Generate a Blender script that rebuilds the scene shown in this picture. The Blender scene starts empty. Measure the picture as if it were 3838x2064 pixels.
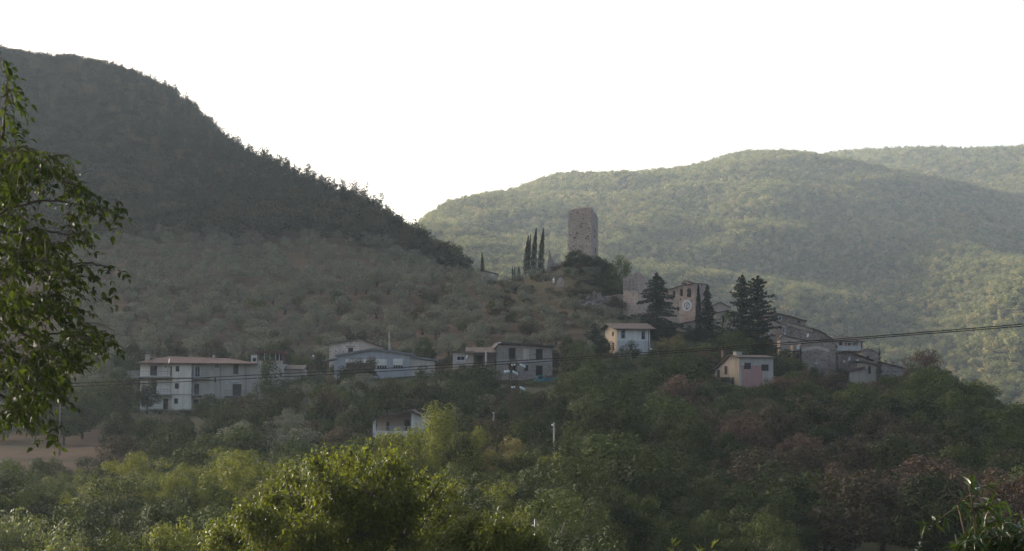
import bpy, math, random
import numpy as np
from mathutils import Vector, Matrix
random.seed(11)
SC = bpy.context.scene
COL = SC.collection
# ------------------------------------------------------------------ camera
F, PX, PY = 8312.0, 1919.0, 1032.0
PITCH = math.atan((1500 - PY) / F)
CP, SP = math.cos(PITCH), math.sin(PITCH)
def at(x, y, d):
    "point on the ray through photo position x, y whose distance north of the viewer is d"
    xc, yc = (x - PX) / F, (PY - y) / F
    fy = CP - SP * yc
    return Vector((d * xc / fy, d, d * (SP + CP * yc) / fy))
def zy(y, d):
    yc = (PY - y) / F
    return d * (SP + CP * yc) / (CP - SP * yc)
def project(p):
    w = p[1] * CP + p[2] * SP
    return PX + F * p[0] / w, PY - F * (-p[1] * SP + p[2] * CP) / w
cam = bpy.data.cameras.new("camera")
cam.sensor_width = 36.0
cam.lens = F / 3838 * 36.0
cam.clip_start = 0.2
cam.clip_end = 20000
camo = bpy.data.objects.new("camera", cam)
COL.objects.link(camo)
camo.rotation_euler = (math.pi / 2 + PITCH, 0, 0)
SC.camera = camo
# ------------------------------------------------------------------ light
SUN_AZ, SUN_EL = math.radians(-50), math.radians(17)
w = bpy.data.worlds.new("World")
SC.world = w
w.use_nodes = True
nt = w.node_tree
nt.nodes.clear()
sky = nt.nodes.new("ShaderNodeTexSky")
sky.sky_type = 'NISHITA'
sky.sun_disc = False
sky.sun_elevation = SUN_EL
sky.sun_rotation = SUN_AZ
sky.air_density, sky.dust_density, sky.ozone_density = 0.66, 5.5, 0.4
bg = nt.nodes.new("ShaderNodeBackground")
bg.inputs[1].default_value = 0.15
wo = nt.nodes.new("ShaderNodeOutputWorld")
nt.links.new(sky.outputs[0], bg.inputs[0])
nt.links.new(bg.outputs[0], wo.inputs[0])
sun = bpy.data.lights.new("sun", 'SUN')
sun.energy = 5.0
sun.angle = math.radians(0.5)
sun.color = (1.0, 0.90, 0.74)
suno = bpy.data.objects.new("sun", sun)
COL.objects.link(suno)
sd = Vector((math.sin(SUN_AZ) * math.cos(SUN_EL), math.cos(SUN_AZ) * math.cos(SUN_EL), math.sin(SUN_EL)))
suno.rotation_euler = sd.to_track_quat('Z', 'Y').to_euler()
SC.view_settings.view_transform = 'Standard'
SC.view_settings.look = 'None'
SC.view_settings.exposure = 1.3
SC.view_settings.gamma = 1.0
SC.cycles.use_denoising = True
SC.cycles.max_bounces = 5
SC.cycles.diffuse_bounces = 2
SC.cycles.glossy_bounces = 2
SC.cycles.transmission_bounces = 3
SC.cycles.volume_bounces = 0
SC.cycles.use_light_tree = False
SC.cycles.use_adaptive_sampling = False
SC.cycles.sample_clamp_indirect = 4.0
# ------------------------------------------------------------------ object helpers
def tag(o, label=None, cat=None, group=None, kind=None):
    if label: o["label"] = label
    if cat: o["category"] = cat
    if group: o["group"] = group
    if kind: o["kind"] = kind
    return o
def link(o, parent=None):
    COL.objects.link(o)
    if parent is not None: o.parent = parent
    return o
def empty(name, loc, rz=0.0, label=None, cat=None, group=None):
    o = bpy.data.objects.new(name, None)
    o.empty_display_size = 0.5
    o.location = loc
    o.rotation_euler = (0, 0, rz)
    link(o)
    return tag(o, label, cat, group)
class MB:
    "collects polygons and links them as one mesh object"
    def __init__(s): s.v, s.f = [], []
    def face(s, pts):
        i = len(s.v); s.v += [tuple(p) for p in pts]; s.f.append(tuple(range(i, i + len(pts))))
    def box(s, x0, x1, y0, y1, z0, z1):
        i = len(s.v)
        s.v += [(x0,y0,z0),(x1,y0,z0),(x1,y1,z0),(x0,y1,z0),(x0,y0,z1),(x1,y0,z1),(x1,y1,z1),(x0,y1,z1)]
        for q in ((0,3,2,1),(4,5,6,7),(0,1,5,4),(1,2,6,5),(2,3,7,6),(3,0,4,7)): s.f.append(tuple(i+k for k in q))
        return s
    def prism(s, poly, axis, a, b):
        "closed extrusion of a polygon; axis 'y': poly is (x,z); axis 'x': poly is (y,z); axis 'z': poly is (x,y)"
        m = {'y': lambda p, t: (p[0], t, p[1]), 'x': lambda p, t: (t, p[0], p[1]), 'z': lambda p, t: (p[0], p[1], t)}[axis]
        i, n = len(s.v), len(poly)
        s.v += [m(p, a) for p in poly] + [m(p, b) for p in poly]
        s.f.append(tuple(i + k for k in range(n)))
        s.f.append(tuple(i + n + k for k in reversed(range(n))))
        for k in range(n):
            q = (k + 1) % n
            s.f.append((i + k, i + n + k, i + n + q, i + q))
        return s
    def tube(s, pts, r, n=6, cap=True):
        pts = [Vector(p) for p in pts]
        rr = r if isinstance(r, (list, tuple)) else [r] * len(pts)
        i = len(s.v)
        for k, p in enumerate(pts):
            t = (pts[min(k + 1, len(pts) - 1)] - pts[max(k - 1, 0)])
            if t.length < 1e-9: t = Vector((0, 0, 1))
            t.normalize()
            a = t.cross(Vector((0, 0, 1)) if abs(t.z) < 0.95 else Vector((1, 0, 0))).normalized()
            b = t.cross(a)
            for j in range(n):
                an = 2 * math.pi * j / n
                s.v.append(tuple(p + (a * math.cos(an) + b * math.sin(an)) * rr[k]))
        for k in range(len(pts) - 1):
            for j in range(n):
                q = (j + 1) % n
                s.f.append((i + k*n + j, i + k*n + q, i + (k+1)*n + q, i + (k+1)*n + j))
        if cap:
            s.f.append(tuple(i + j for j in reversed(range(n))))
            s.f.append(tuple(i + (len(pts)-1)*n + j for j in range(n)))
        return s
    def lathe(s, prof, c=(0, 0, 0), n=14, axis='z'):
        i = len(s.v)
        for (r, h) in prof:
            for j in range(n):
                an = 2 * math.pi * j / n
                a, b = r * math.cos(an), r * math.sin(an)
                s.v.append((c[0]+a, c[1]+b, c[2]+h) if axis == 'z' else (c[0]+a, c[1]+h, c[2]+b))
        for k in range(len(prof) - 1):
            for j in range(n):
                q = (j + 1) % n
                s.f.append((i + k*n + j, i + k*n + q, i + (k+1)*n + q, i + (k+1)*n + j))
        s.f.append(tuple(i + j for j in reversed(range(n))))
        s.f.append(tuple(i + (len(prof)-1)*n + j for j in range(n)))
        return s
    def mesh(s, name, mat, smooth=False):
        me = bpy.data.meshes.new(name)
        me.from_pydata(s.v, [], s.f)
        if mat: me.materials.append(mat)
        if smooth: me.polygons.foreach_set("use_smooth", [True] * len(me.polygons))
        me.validate(); me.update()
        return me
    def build(s, name, mat, parent=None, smooth=False):
        return link(bpy.data.objects.new(name, s.mesh(name, mat, smooth)), parent)
def np_mesh(name, V, Fc, mat=None, smooth=False, attrs=None):
    "V (n,3); Fc (m,k) faces all with k corners"
    me = bpy.data.meshes.new(name)
    n, (m, k) = len(V), Fc.shape
    me.vertices.add(n); me.vertices.foreach_set("co", np.ascontiguousarray(V, dtype=np.float32).ravel())
    me.loops.add(m * k); me.loops.foreach_set("vertex_index", np.ascontiguousarray(Fc, dtype=np.int32).ravel())
    me.polygons.add(m)
    me.polygons.foreach_set("loop_start", np.arange(0, m * k, k, dtype=np.int32))
    me.polygons.foreach_set("loop_total", np.full(m, k, dtype=np.int32))
    if smooth: me.polygons.foreach_set("use_smooth", np.ones(m, dtype=bool))
    for an, (dom, arr) in (attrs or {}).items():
        a = me.attributes.new(an, 'FLOAT', dom)
        a.data.foreach_set("value", np.ascontiguousarray(arr, dtype=np.float32))
    if mat: me.materials.append(mat)
    me.update(calc_edges=True)
    return me
# ------------------------------------------------------------------ materials
def mat_new(name):
    m = bpy.data.materials.new(name)
    m.use_nodes = True
    nt = m.node_tree
    b = nt.nodes["Principled BSDF"]
    b.inputs["Roughness"].default_value = 0.85
    b.inputs["Specular IOR Level"].default_value = 0.25
    return m, nt, b
def N(nt, t, **k):
    n = nt.nodes.new(t)
    for a, v in k.items(): setattr(n, a, v)
    return n
def rgb(c): return (c[0], c[1], c[2], 1.0)
def mixc(nt, fac, a, b, mode='MIX'):
    n = N(nt, "ShaderNodeMix", data_type='RGBA', blend_type=mode)
    for s, v in ((0, fac), (6, a), (7, b)):
        if hasattr(v, "links"): nt.links.new(v, n.inputs[s])
        else: n.inputs[s].default_value = v if s == 0 else rgb(v)
    return n.outputs[2]
def ramp(nt, src, lo, hi):
    n = N(nt, "ShaderNodeMapRange")
    n.inputs[1].default_value, n.inputs[2].default_value = lo, hi
    nt.links.new(src, n.inputs[0])
    return n.outputs[0]
def noise(nt, scale, vec=None, detail=4.0, rough=0.6):
    n = N(nt, "ShaderNodeTexNoise")
    n.inputs["Scale"].default_value = scale
    n.inputs["Detail"].default_value = detail
    n.inputs["Roughness"].default_value = rough
    if vec is not None: nt.links.new(vec, n.inputs["Vector"])
    return n.outputs[0]
def objvec(nt, scale=(1, 1, 1)):
    tc = N(nt, "ShaderNodeTexCoord")
    mp = N(nt, "ShaderNodeMapping")
    mp.inputs["Scale"].default_value = scale
    nt.links.new(tc.outputs["Object"], mp.inputs["Vector"])
    return mp.outputs[0]
def plain(name, c, rough=0.7, metal=0.0, var=0.25):
    m, nt, b = mat_new(name)
    f = noise(nt, 2.5, objvec(nt))
    nt.links.new(mixc(nt, f, [x * (1 - var) for x in c], [min(1, x * (1 + var)) for x in c]), b.inputs["Base Color"])
    b.inputs["Roughness"].default_value = rough
    b.inputs["Metallic"].default_value = metal
    return m
def plaster(name, c, dirt=(0.16, 0.14, 0.12), amount=0.5):
    m, nt, b = mat_new(name)
    v = objvec(nt)
    streak = noise(nt, 1.0, objvec(nt, (1.6, 1.6, 0.22)), 5)
    f = ramp(nt, streak, 0.45, 0.8)
    mul = N(nt, "ShaderNodeMath", operation='MULTIPLY'); mul.inputs[1].default_value = amount
    nt.links.new(f, mul.inputs[0])
    c1 = mixc(nt, noise(nt, 0.45, v), [x * 0.82 for x in c], [min(1, x * 1.12) for x in c])
    c2 = mixc(nt, mul.outputs[0], c1, dirt)
    fine = ramp(nt, noise(nt, 9.0, v, 3), 0.3, 0.7)
    nt.links.new(mixc(nt, fine, mixc(nt, 1.0, c2, (0.86, 0.86, 0.86), 'MULTIPLY'), c2), b.inputs["Base Color"])
    b.inputs["Roughness"].default_value = 0.92
    return m
def stone(name, c1, c2, mortar, size=0.45, blotch=(0.2, 0.17, 0.15)):
    m, nt, b = mat_new(name)
    tc = N(nt, "ShaderNodeTexCoord")
    sep = N(nt, "ShaderNodeSeparateXYZ"); nt.links.new(tc.outputs["Object"], sep.inputs[0])
    add = N(nt, "ShaderNodeMath", operation='ADD'); nt.links.new(sep.outputs[0], add.inputs[0]); nt.links.new(sep.outputs[1], add.inputs[1])
    cmb = N(nt, "ShaderNodeCombineXYZ"); nt.links.new(add.outputs[0], cmb.inputs[0]); nt.links.new(sep.outputs[2], cmb.inputs[1])
    wob = N(nt, "ShaderNodeTexNoise"); wob.inputs["Scale"].default_value = 1.3
    nt.links.new(cmb.outputs[0], wob.inputs["Vector"])
    ma = N(nt, "ShaderNodeVectorMath", operation='MULTIPLY_ADD')
    ma.inputs[1].default_value = (0.35, 0.35, 0)
    nt.links.new(wob.outputs[1], ma.inputs[0]); nt.links.new(cmb.outputs[0], ma.inputs[2])
    br = N(nt, "ShaderNodeTexBrick")
    br.inputs["Color1"].default_value, br.inputs["Color2"].default_value, br.inputs["Mortar"].default_value = rgb(c1), rgb(c2), rgb(mortar)
    br.inputs["Scale"].default_value = 1.0
    br.inputs["Brick Width"].default_value = size; br.inputs["Row Height"].default_value = size * 0.5
    br.inputs["Mortar Size"].default_value = 0.035; br.inputs["Bias"].default_value = 0.1
    nt.links.new(ma.outputs[0], br.inputs["Vector"])
    f = ramp(nt, noise(nt, 0.35, tc.outputs["Object"], 6), 0.42, 0.68)
    c = mixc(nt, f, br.outputs[0], mixc(nt, 0.62, br.outputs[0], blotch))
    dots = ramp(nt, noise(nt, 2.2, tc.outputs["Object"], 3), 0.56, 0.66)
    nt.links.new(mixc(nt, dots, c, mixc(nt, 0.75, c, [x * 0.4 for x in blotch])), b.inputs["Base Color"])
    b.inputs["Roughness"].default_value = 0.95
    bp = N(nt, "ShaderNodeBump"); bp.inputs["Strength"].default_value = 0.6; bp.inputs["Distance"].default_value = 0.06
    nt.links.new(br.outputs[1], bp.inputs["Height"]); bp.invert = True
    nt.links.new(bp.outputs[0], b.inputs["Normal"])
    return m
def tiles(name, c1, c2):
    m, nt, b = mat_new(name)
    v = objvec(nt)
    wv = N(nt, "ShaderNodeTexWave", bands_direction='X'); wv.inputs["Scale"].default_value = 1.3; wv.inputs["Distortion"].default_value = 0.4
    nt.links.new(v, wv.inputs["Vector"])
    n1 = ramp(nt, noise(nt, 3.0, v, 4, 0.7), 0.3, 0.7)
    c = mixc(nt, n1, c1, c2)
    c = mixc(nt, ramp(nt, noise(nt, 0.6, v, 4), 0.45, 0.75), c, (0.10, 0.085, 0.07))
    nt.links.new(mixc(nt, wv.outputs[0], mixc(nt, 1.0, c, (0.55, 0.55, 0.55), 'MULTIPLY'), c), b.inputs["Base Color"])
    bp = N(nt, "ShaderNodeBump"); bp.inputs["Strength"].default_value = 0.8; bp.inputs["Distance"].default_value = 0.08
    nt.links.new(wv.outputs[0], bp.inputs["Height"]); nt.links.new(bp.outputs[0], b.inputs["Normal"])
    b.inputs["Roughness"].default_value = 0.9
    return m
def leaf(name, ca, cb, trans=0.35, rough=0.6, spec=0.25, hue=0.25, cc=None):
    "two-sided foliage: reflected and transmitted light; tint per leaf, colour shift per tree"
    m, nt, b = mat_new(name)
    at_ = N(nt, "ShaderNodeAttribute", attribute_name="tint")
    oi = N(nt, "ShaderNodeObjectInfo")
    c = mixc(nt, at_.outputs["Fac"], ca, cb)
    if cc is not None:
        c = mixc(nt, ramp(nt, oi.outputs["Random"], 0.62, 1.0), c, cc)
    mr = N(nt, "ShaderNodeMapRange"); mr.inputs[3].default_value = 1 - hue; mr.inputs[4].default_value = 1 + hue
    nt.links.new(oi.outputs["Random"], mr.inputs[0])
    hs = N(nt, "ShaderNodeHueSaturation")
    nt.links.new(mr.outputs[0], hs.inputs["Value"]); nt.links.new(c, hs.inputs["Color"])
    nt.links.new(hs.outputs[0], b.inputs["Base Color"])
    b.inputs["Roughness"].default_value = rough
    b.inputs["Specular IOR Level"].default_value = spec
    tr = N(nt, "ShaderNodeBsdfTranslucent")
    tc = mixc(nt, 1.0, hs.outputs[0], (1.0, 1.0, 0.45), 'MULTIPLY')
    br = N(nt, "ShaderNodeVectorMath", operation='SCALE'); br.inputs[3].default_value = 1.5
    nt.links.new(tc, br.inputs[0]); nt.links.new(br.outputs[0], tr.inputs["Color"])
    ms = N(nt, "ShaderNodeMixShader"); ms.inputs[0].default_value = trans
    nt.links.new(b.outputs[0], ms.inputs[1]); nt.links.new(tr.outputs[0], ms.inputs[2])
    nt.links.new(ms.outputs[0], nt.nodes["Material Output"].inputs[0])
    return m
# ------------------------------------------------------------------ the land
# per column (photo x): (distance, photo y of the ground there)
LAND = {
 -2600: [(240,1700),(330,1400),(450,1000),(600,340),(700,-780),(900,-1180),(1150,-1100),(1500,-500),(2000,400)],  # unseen slope left of the frame, raised to shade the village
 -9500: [(240,1700),(330,1500),(450,1100),(600,400),(700,-50),(900,-100),(1200,-100),(1600,300),(2200,700)],
 -6280: [(240,1700),(330,1500),(450,1100),(600,300),(700,-300),(900,-500),(1200,-500),(1600,0),(2200,600)],  # unseen part kept low so the sun still reaches the valley
 -5900: [(240,1700),(330,1400),(450,950),(600,0),(700,-1600),(900,-1300),(1200,-1100),(1600,-400),(2200,500)],  # unseen ridge, heightened to shade the village and the right-hand wood
 -1500: [(240,1720),(330,1500),(450,1150),(600,700),(700,100),(900,-760),(1150,-560),(1400,-200),(1700,200),(2200,700)],  # unseen flank left of the frame, raised for its shade
 -500: [(200,1880),(240,1730),(330,1570),(400,1380),(460,1210),(550,950),(700,560),(900,160),(1100,-40),(1200,-60),(1400,60),(1700,300),(2200,700)],
 0: [(200,1880),(240,1730),(280,1660),(330,1580),(370,1500),(400,1400),(430,1310),(460,1230),(500,1130),(550,1020),(600,930),(700,790),(800,640),(1000,370),(1200,216),(1400,330),(1700,520),(2200,800)],
 330: [(200,1870),(240,1730),(280,1650),(330,1565),(370,1500),(400,1385),(430,1295),(460,1215),(500,1115),(550,1010),(600,925),(700,785),(800,640),(1000,380),(1150,262),(1300,340),(1700,560),(2200,850)],
 640: [(200,1860),(240,1730),(280,1640),(330,1555),(355,1540),(370,1500),(400,1370),(430,1280),(460,1200),(500,1100),(550,1000),(600,920),(700,780),(800,645),(950,470),(1060,378),(1200,430),(1400,560),(1700,740),(2200,950)],
 800: [(200,1860),(240,1735),(280,1640),(330,1555),(355,1540),(370,1490),(400,1370),(430,1285),(460,1205),(500,1105),(550,1005),(600,922),(700,785),(800,670),(900,575),(980,520),(1150,580),(1400,720),(1700,860)],
 1000: [(200,1870),(240,1740),(280,1645),(330,1555),(370,1450),(400,1370),(430,1290),(460,1212),(500,1110),(550,1010),(600,930),(700,800),(800,700),(880,640),(1000,680),(1200,790),(1500,930)],
 1280: [(200,1880),(240,1750),(280,1650),(330,1540),(370,1430),(390,1400),(430,1300),(460,1220),(500,1100),(550,1000),(600,920),(700,805),(760,770),(850,800),(1000,910),(1200,1010),(1500,1080)],
 1450: [(200,1880),(240,1750),(280,1645),(330,1520),(370,1425),(390,1395),(430,1280),(460,1205),(500,1095),(550,1000),(600,930),(670,872),(760,900),(900,990),(1100,1080)],
 1600: [(200,1880),(240,1755),(280,1640),(330,1510),(365,1420),(385,1390),(430,1260),(460,1190),(500,1090),(550,1005),(600,962),(700,990),(800,1040),(1000,1120),(1200,1160)],
 1750: [(200,1885),(240,1760),(280,1640),(330,1515),(365,1430),(385,1400),(430,1250),(460,1170),(500,1080),(560,1012),(610,1020),(700,1060),(1000,1200),(1200,1240)],
 1919: [(200,1890),(240,1760),(280,1640),(330,1520),(355,1462),(378,1425),(400,1350),(430,1240),(460,1150),(500,1062),(530,1035),(600,1060),(700,1130),(1000,1280),(1200,1330)],
 2200: [(200,1950),(240,1770),(280,1650),(330,1530),(360,1450),(400,1330),(430,1220),(460,1110),(480,1025),(500,982),(525,968),(560,1000),(700,1200),(1000,1350),(1200,1370)],
 2400: [(200,2030),(240,1800),(280,1670),(330,1530),(360,1450),(395,1350),(430,1240),(455,1190),(475,1176),(500,1200),(600,1330),(1000,1420),(1200,1400)],
 2600: [(200,2050),(240,1850),(280,1700),(330,1540),(370,1420),(400,1340),(430,1240),(450,1222),(480,1240),(600,1380),(1000,1460),(1200,1430)],
 2800: [(200,2060),(240,1860),(280,1705),(330,1550),(365,1470),(400,1400),(430,1310),(450,1280),(480,1300),(600,1400),(1000,1490),(1200,1450)],
 3000: [(200,2070),(240,1880),(280,1730),(330,1590),(380,1470),(410,1420),(440,1345),(460,1320),(500,1350),(600,1450),(1000,1520),(1200,1485)],
 3200: [(200,2080),(240,1900),(280,1760),(330,1600),(380,1500),(410,1450),(440,1400),(460,1390),(500,1420),(600,1500),(1000,1540),(1200,1505)],
 3400: [(200,2090),(240,1920),(280,1790),(330,1620),(380,1510),(400,1475),(420,1465),(460,1490),(600,1570),(1000,1560),(1200,1515)],
 3600: [(200,2100),(240,1940),(280,1810),(330,1650),(360,1585),(380,1560),(420,1590),(600,1650),(1000,1570),(1200,1535)],
 3838: [(200,2110),(240,1960),(280,1850),(320,1750),(350,1710),(400,1730),(600,1760),(1000,1600),(1200,1560)],
 4300: [(200,2130),(240,2030),(280,1950),(320,1880),(350,1850),(400,1840),(600,1780),(1000,1640),(1200,1580)],
 6500: [(200,2150),(280,2050),(400,1900),(600,1800),(1000,1650),(1200,1590)],
}
FAR = {
 -2600: [(2600,900),(3200,1000)],
 -500: [(2600,1000),(3200,1100)],
 640: [(2600,1050),(3200,1150)],
 1280: [(1700,1060),(1900,1010),(2100,1000),(2500,1050),(3200,1200)],
 1500: [(1400,1130),(1600,1010),(1800,895),(1900,868),(2050,890),(2300,960),(3000,1100)],
 1700: [(1400,1155),(1600,1010),(1800,865),(1950,775),(2030,757),(2200,800),(3000,1000)],
 1919: [(1400,1180),(1600,1030),(1800,885),(2000,770),(2150,706),(2350,740),(3000,900)],
 2300: [(1400,1230),(1600,1080),(1800,925),(2000,790),(2200,680),(2300,654),(2500,690),(3000,800)],
 2580: [(1400,1260),(1600,1100),(1800,940),(2000,790),(2200,660),(2320,612),(2420,610),(2700,660),(3200,800)],
 2850: [(1400,1290),(1600,1120),(1800,955),(2000,795),(2200,640),(2350,560),(2440,553),(2700,610),(3200,700)],
 3150: [(1400,1350),(1600,1180),(1800,1010),(2000,845),(2200,695),(2400,605),(2490,592),(2700,625),(3000,590),(3150,577),(3600,680)],
 3400: [(1400,1370),(1600,1215),(1800,1055),(2000,890),(2200,745),(2400,640),(2480,622),(2700,650),(2950,580),(3100,566),(3600,680)],
 3620: [(1400,1395),(1550,1250),(1680,1110),(1780,1060),(2000,915),(2200,800),(2400,700),(2480,672),(2620,690),(2900,592),(3100,562),(3600,680)],
 3838: [(1330,1430),(1450,1250),(1600,1030),(1720,1050),(1850,1010),(2000,950),(2200,850),(2500,720),(2900,600),(3100,552),(3600,660)],
 4300: [(1330,1480),(1500,1300),(1650,1150),(2000,980),(2500,760),(3000,600),(3200,575),(3600,680)],
 6500: [(1400,1500),(2000,1150),(2800,900),(3600,1000)],
}
NEAR = [(-70, -2.0), (0, -1.9), (4, -2.0), (10, -3.6), (30, -8.0), (60, -12.2), (100, -14.0), (150, -12.6)]
NEAR_L = NEAR[:-2] + [(100, -12.4), (150, -9.6)]
def pchip(x, y, xi):
    x, y = np.asarray(x, float), np.asarray(y, float)
    h = np.diff(x); dl = np.diff(y, axis=0) / (h if y.ndim == 1 else h[:, None])
    hh = h if y.ndim == 1 else h[:, None]
    m = np.zeros_like(y)
    w1, w2 = 2 * hh[1:] + hh[:-1], hh[1:] + 2 * hh[:-1]
    same = dl[:-1] * dl[1:] > 0
    with np.errstate(divide='ignore', invalid='ignore'):
        mm = (w1 + w2) / (w1 / dl[:-1] + w2 / dl[1:])
    m[1:-1] = np.where(same, mm, 0)
    m[0], m[-1] = dl[0], dl[-1]
    i = np.clip(np.searchsorted(x, xi) - 1, 0, len(x) - 2)
    t = (xi - x[i]) / h[i]; hx = h[i]
    if y.ndim == 2: t, hx = t[:, None], hx[:, None]
    return ((2*t**3 - 3*t**2 + 1) * y[i] + (t**3 - 2*t**2 + t) * hx * m[i] + (-2*t**3 + 3*t**2) * y[i+1] + (t**3 - t**2) * hx * m[i+1])
DG = np.concatenate([np.linspace(-70, 60, 40), np.geomspace(62, 240, 60), np.linspace(242, 640, 230), np.geomspace(645, 1250, 110), np.geomspace(1258, 3700, 170), np.geomspace(3750, 5200, 14)])
cols_near = sorted(LAND)
cols_far = sorted(FAR)
def colprof(pts, near=True, x=0):
    d = [p[0] for p in pts]; z = [zy(p[1], p[0]) for p in pts]
    if near:
        nr = NEAR_L if x < 2250 else NEAR
        d = [p[0] for p in nr] + d; z = [p[1] for p in nr] + z
    d, z = d + [5300], z + [-60.0]
    return d, z
def far_at(x):
    "far control points blended on the near columns"
    return None
UG = np.concatenate([np.linspace(-1.3, -0.30, 44)[:-1], np.linspace(-0.30, 0.30, 240), np.linspace(0.30, 0.62, 22)[1:]])
def colgrid(table, near):
    zs, us = [], []
    for x in sorted(table):
        d, z = colprof(table[x], near, x)
        if not near:
            d = [1200] + d if d[0] > 1200 else d
            z = [-12.0] + z if len(d) > len(z) else z
        zs.append(pchip(d, z, np.clip(DG, d[0], d[-1]))); us.append((x - PX) / F)
    zs = np.array(zs)
    us = np.array(us)
    u = np.clip(UG, us[0], us[-1])
    return pchip(us, zs, u)
ZN = colgrid(LAND, True)
ZF = colgrid(FAR, False)
s = np.clip((DG - 1200) / 500, 0, 1); s = (s * s * (3 - 2 * s))[None, :]
uu = UG[:, None]
left = np.clip((0.0 - (uu - (1350 - PX) / F)) / 0.02 + 0.5, 0, 1)       # the left mountain keeps its own back slope
ZG = np.where(left > 0.5, np.maximum(ZN, ZF * s + (1 - s) * -40), ZN * (1 - s) + ZF * s)
ZG[:, DG > 3700] = np.minimum(ZG[:, DG > 3700], 400)
# smooth the land, with its unseen western shoulder shaped to cast shade
def smooth(Z, k, ax):
    for _ in range(2):
        Zp = np.pad(Z, [(k, k) if a == ax else (0, 0) for a in (0, 1)], mode='edge')
        c = np.cumsum(Zp, axis=ax)
        c = np.concatenate([np.zeros_like(np.take(c, [0], ax)), c], axis=ax)
        n = 2 * k + 1
        Z = (np.take(c, range(n, c.shape[ax]), ax) - np.take(c, range(0, c.shape[ax] - n), ax)) / n
    return Z
ZG = smooth(smooth(ZG, 2, 0), 1, 1)
WD = (np.abs(DG) ** 8 + 30.0 ** 8) ** 0.125
XG = UG[:, None] * WD[None, :]
YG = np.repeat(DG[None, :], len(UG), 0)
def vnoise(X, Y, cell, seed):
    r = np.random.default_rng(seed); T = r.random((256, 256))
    x, y = X / cell + 1000, Y / cell + 1000
    xi, yi = np.floor(x).astype(int), np.floor(y).astype(int)
    fx, fy = x - xi, y - yi
    fx, fy = fx*fx*(3-2*fx), fy*fy*(3-2*fy)
    g = lambda a, b: T[a % 256, b % 256]
    return (g(xi,yi)*(1-fx)*(1-fy) + g(xi+1,yi)*fx*(1-fy) + g(xi,yi+1)*(1-fx)*fy + g(xi+1,yi+1)*fx*fy) * 2 - 1
far_w = np.clip((YG - 1150) / 350, 0, 1)
mid_w = np.clip((YG - 420) / 200, 0, 1) * (1 - far_w)
ZG = ZG + far_w * (7 * vnoise(XG, YG, 260, 1) + 5.5 * vnoise(XG + 0.6 * YG, YG * 0.5, 120, 2) + 3 * vnoise(XG, YG, 55, 3) - 6 + np.clip((2250 - YG) / 300, 0, 1) * (11 * (.5 - np.abs(vnoise(XG * .8 + YG * .55, YG * .5 - XG * .35, 105, 21))) + 6 * (.5 - np.abs(vnoise(XG * .9 + YG * .4, YG * .6 - XG * .3, 48, 22)))))
ZG = ZG + mid_w * (2.5 * vnoise(XG, YG, 70, 4) + 1.2 * vnoise(XG, YG, 24, 5)) + 0.25 * vnoise(XG, YG, 9, 6)
# terraces of the olive slope
tz = ZG + 1.0 * vnoise(XG, YG, 60, 8); th = 2.6
fr = tz / th - np.floor(tz / th); st = np.clip((fr - 0.62) / 0.38, 0, 1); st = st * st * (3 - 2 * st)
tw = np.clip((YG - 385) / 25, 0, 1) * np.clip((640 - YG) / 40, 0, 1) * np.clip((2300 - (PX + UG[:, None] * F)) / 300, 0, 1)
ZG = ZG + 0.75 * tw * ((np.floor(tz / th) + st) * th - tz)
def ground_z(X, Y):
    wd = (abs(Y) ** 8 + 30.0 ** 8) ** 0.125
    u = min(max(X / wd, UG[0]), UG[-1] - 1e-9); Y = min(max(Y, DG[0]), DG[-1] - 1e-6)
    i = int(np.searchsorted(UG, u, side='right')) - 1; j = int(np.searchsorted(DG, Y, side='right')) - 1
    i, j = min(i, len(UG) - 2), min(j, len(DG) - 2)
    a = (u - UG[i]) / (UG[i+1] - UG[i]); b = (Y - DG[j]) / (DG[j+1] - DG[j])
    return float(ZG[i,j]*(1-a)*(1-b) + ZG[i+1,j]*a*(1-b) + ZG[i,j+1]*(1-a)*b + ZG[i+1,j+1]*a*b)
def ground_arr(X, Y):
    return np.array([ground_z(a, b) for a, b in zip(X, Y)])
def ground_mat():
    m, nt, b = mat_new("ground_soil_and_grass")
    geo = N(nt, "ShaderNodeNewGeometry")
    at_ = N(nt, "ShaderNodeAttribute", attribute_name="soil")
    n1 = noise(nt, 0.06, geo.outputs["Position"], 6, 0.65)
    n2 = noise(nt, 0.6, geo.outputs["Position"], 5, 0.7)
    grass = mixc(nt, n2, (0.032, 0.036, 0.018), (0.07, 0.067, 0.036))
    earth = mixc(nt, ramp(nt, n2, 0.3, 0.7), (0.062, 0.034, 0.025), (0.135, 0.078, 0.055))
    dry = mixc(nt, ramp(nt, n1, 0.35, 0.65), earth, (0.092, 0.064, 0.043))
    f = N(nt, "ShaderNodeMath", operation='MULTIPLY')
    nt.links.new(at_.outputs["Fac"], f.inputs[0]); nt.links.new(ramp(nt, n1, 0.3, 0.58), f.inputs[1])
    nt.links.new(mixc(nt, f.outputs[0], grass, dry), b.inputs["Base Color"])
    b.inputs["Roughness"].default_value = 1.0
    b.inputs["Specular IOR Level"].default_value = 0.05
    return m
GROUND = ground_mat()
xs = PX + UG[:, None] * F + 0 * YG
soil = np.clip((YG - 375) / 30, 0, 1) * np.clip((680 - YG) / 120, 0, 1) * np.clip((2350 - xs) / 200, 0, 1)
soil = np.maximum(soil, np.clip((YG - 200) / 10, 0, 1) * np.clip((318 - YG) / 25, 0, 1) * np.clip((520 - xs) / 200, 0, 1) * np.clip((xs + 900) / 300, 0, 1) * 2.2)
soil = np.clip(soil * (1 - .65 * np.clip((xs - 1850) / 120, 0, 1) * np.clip((YG - 440) / 20, 0, 1)), 0, 1)
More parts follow.
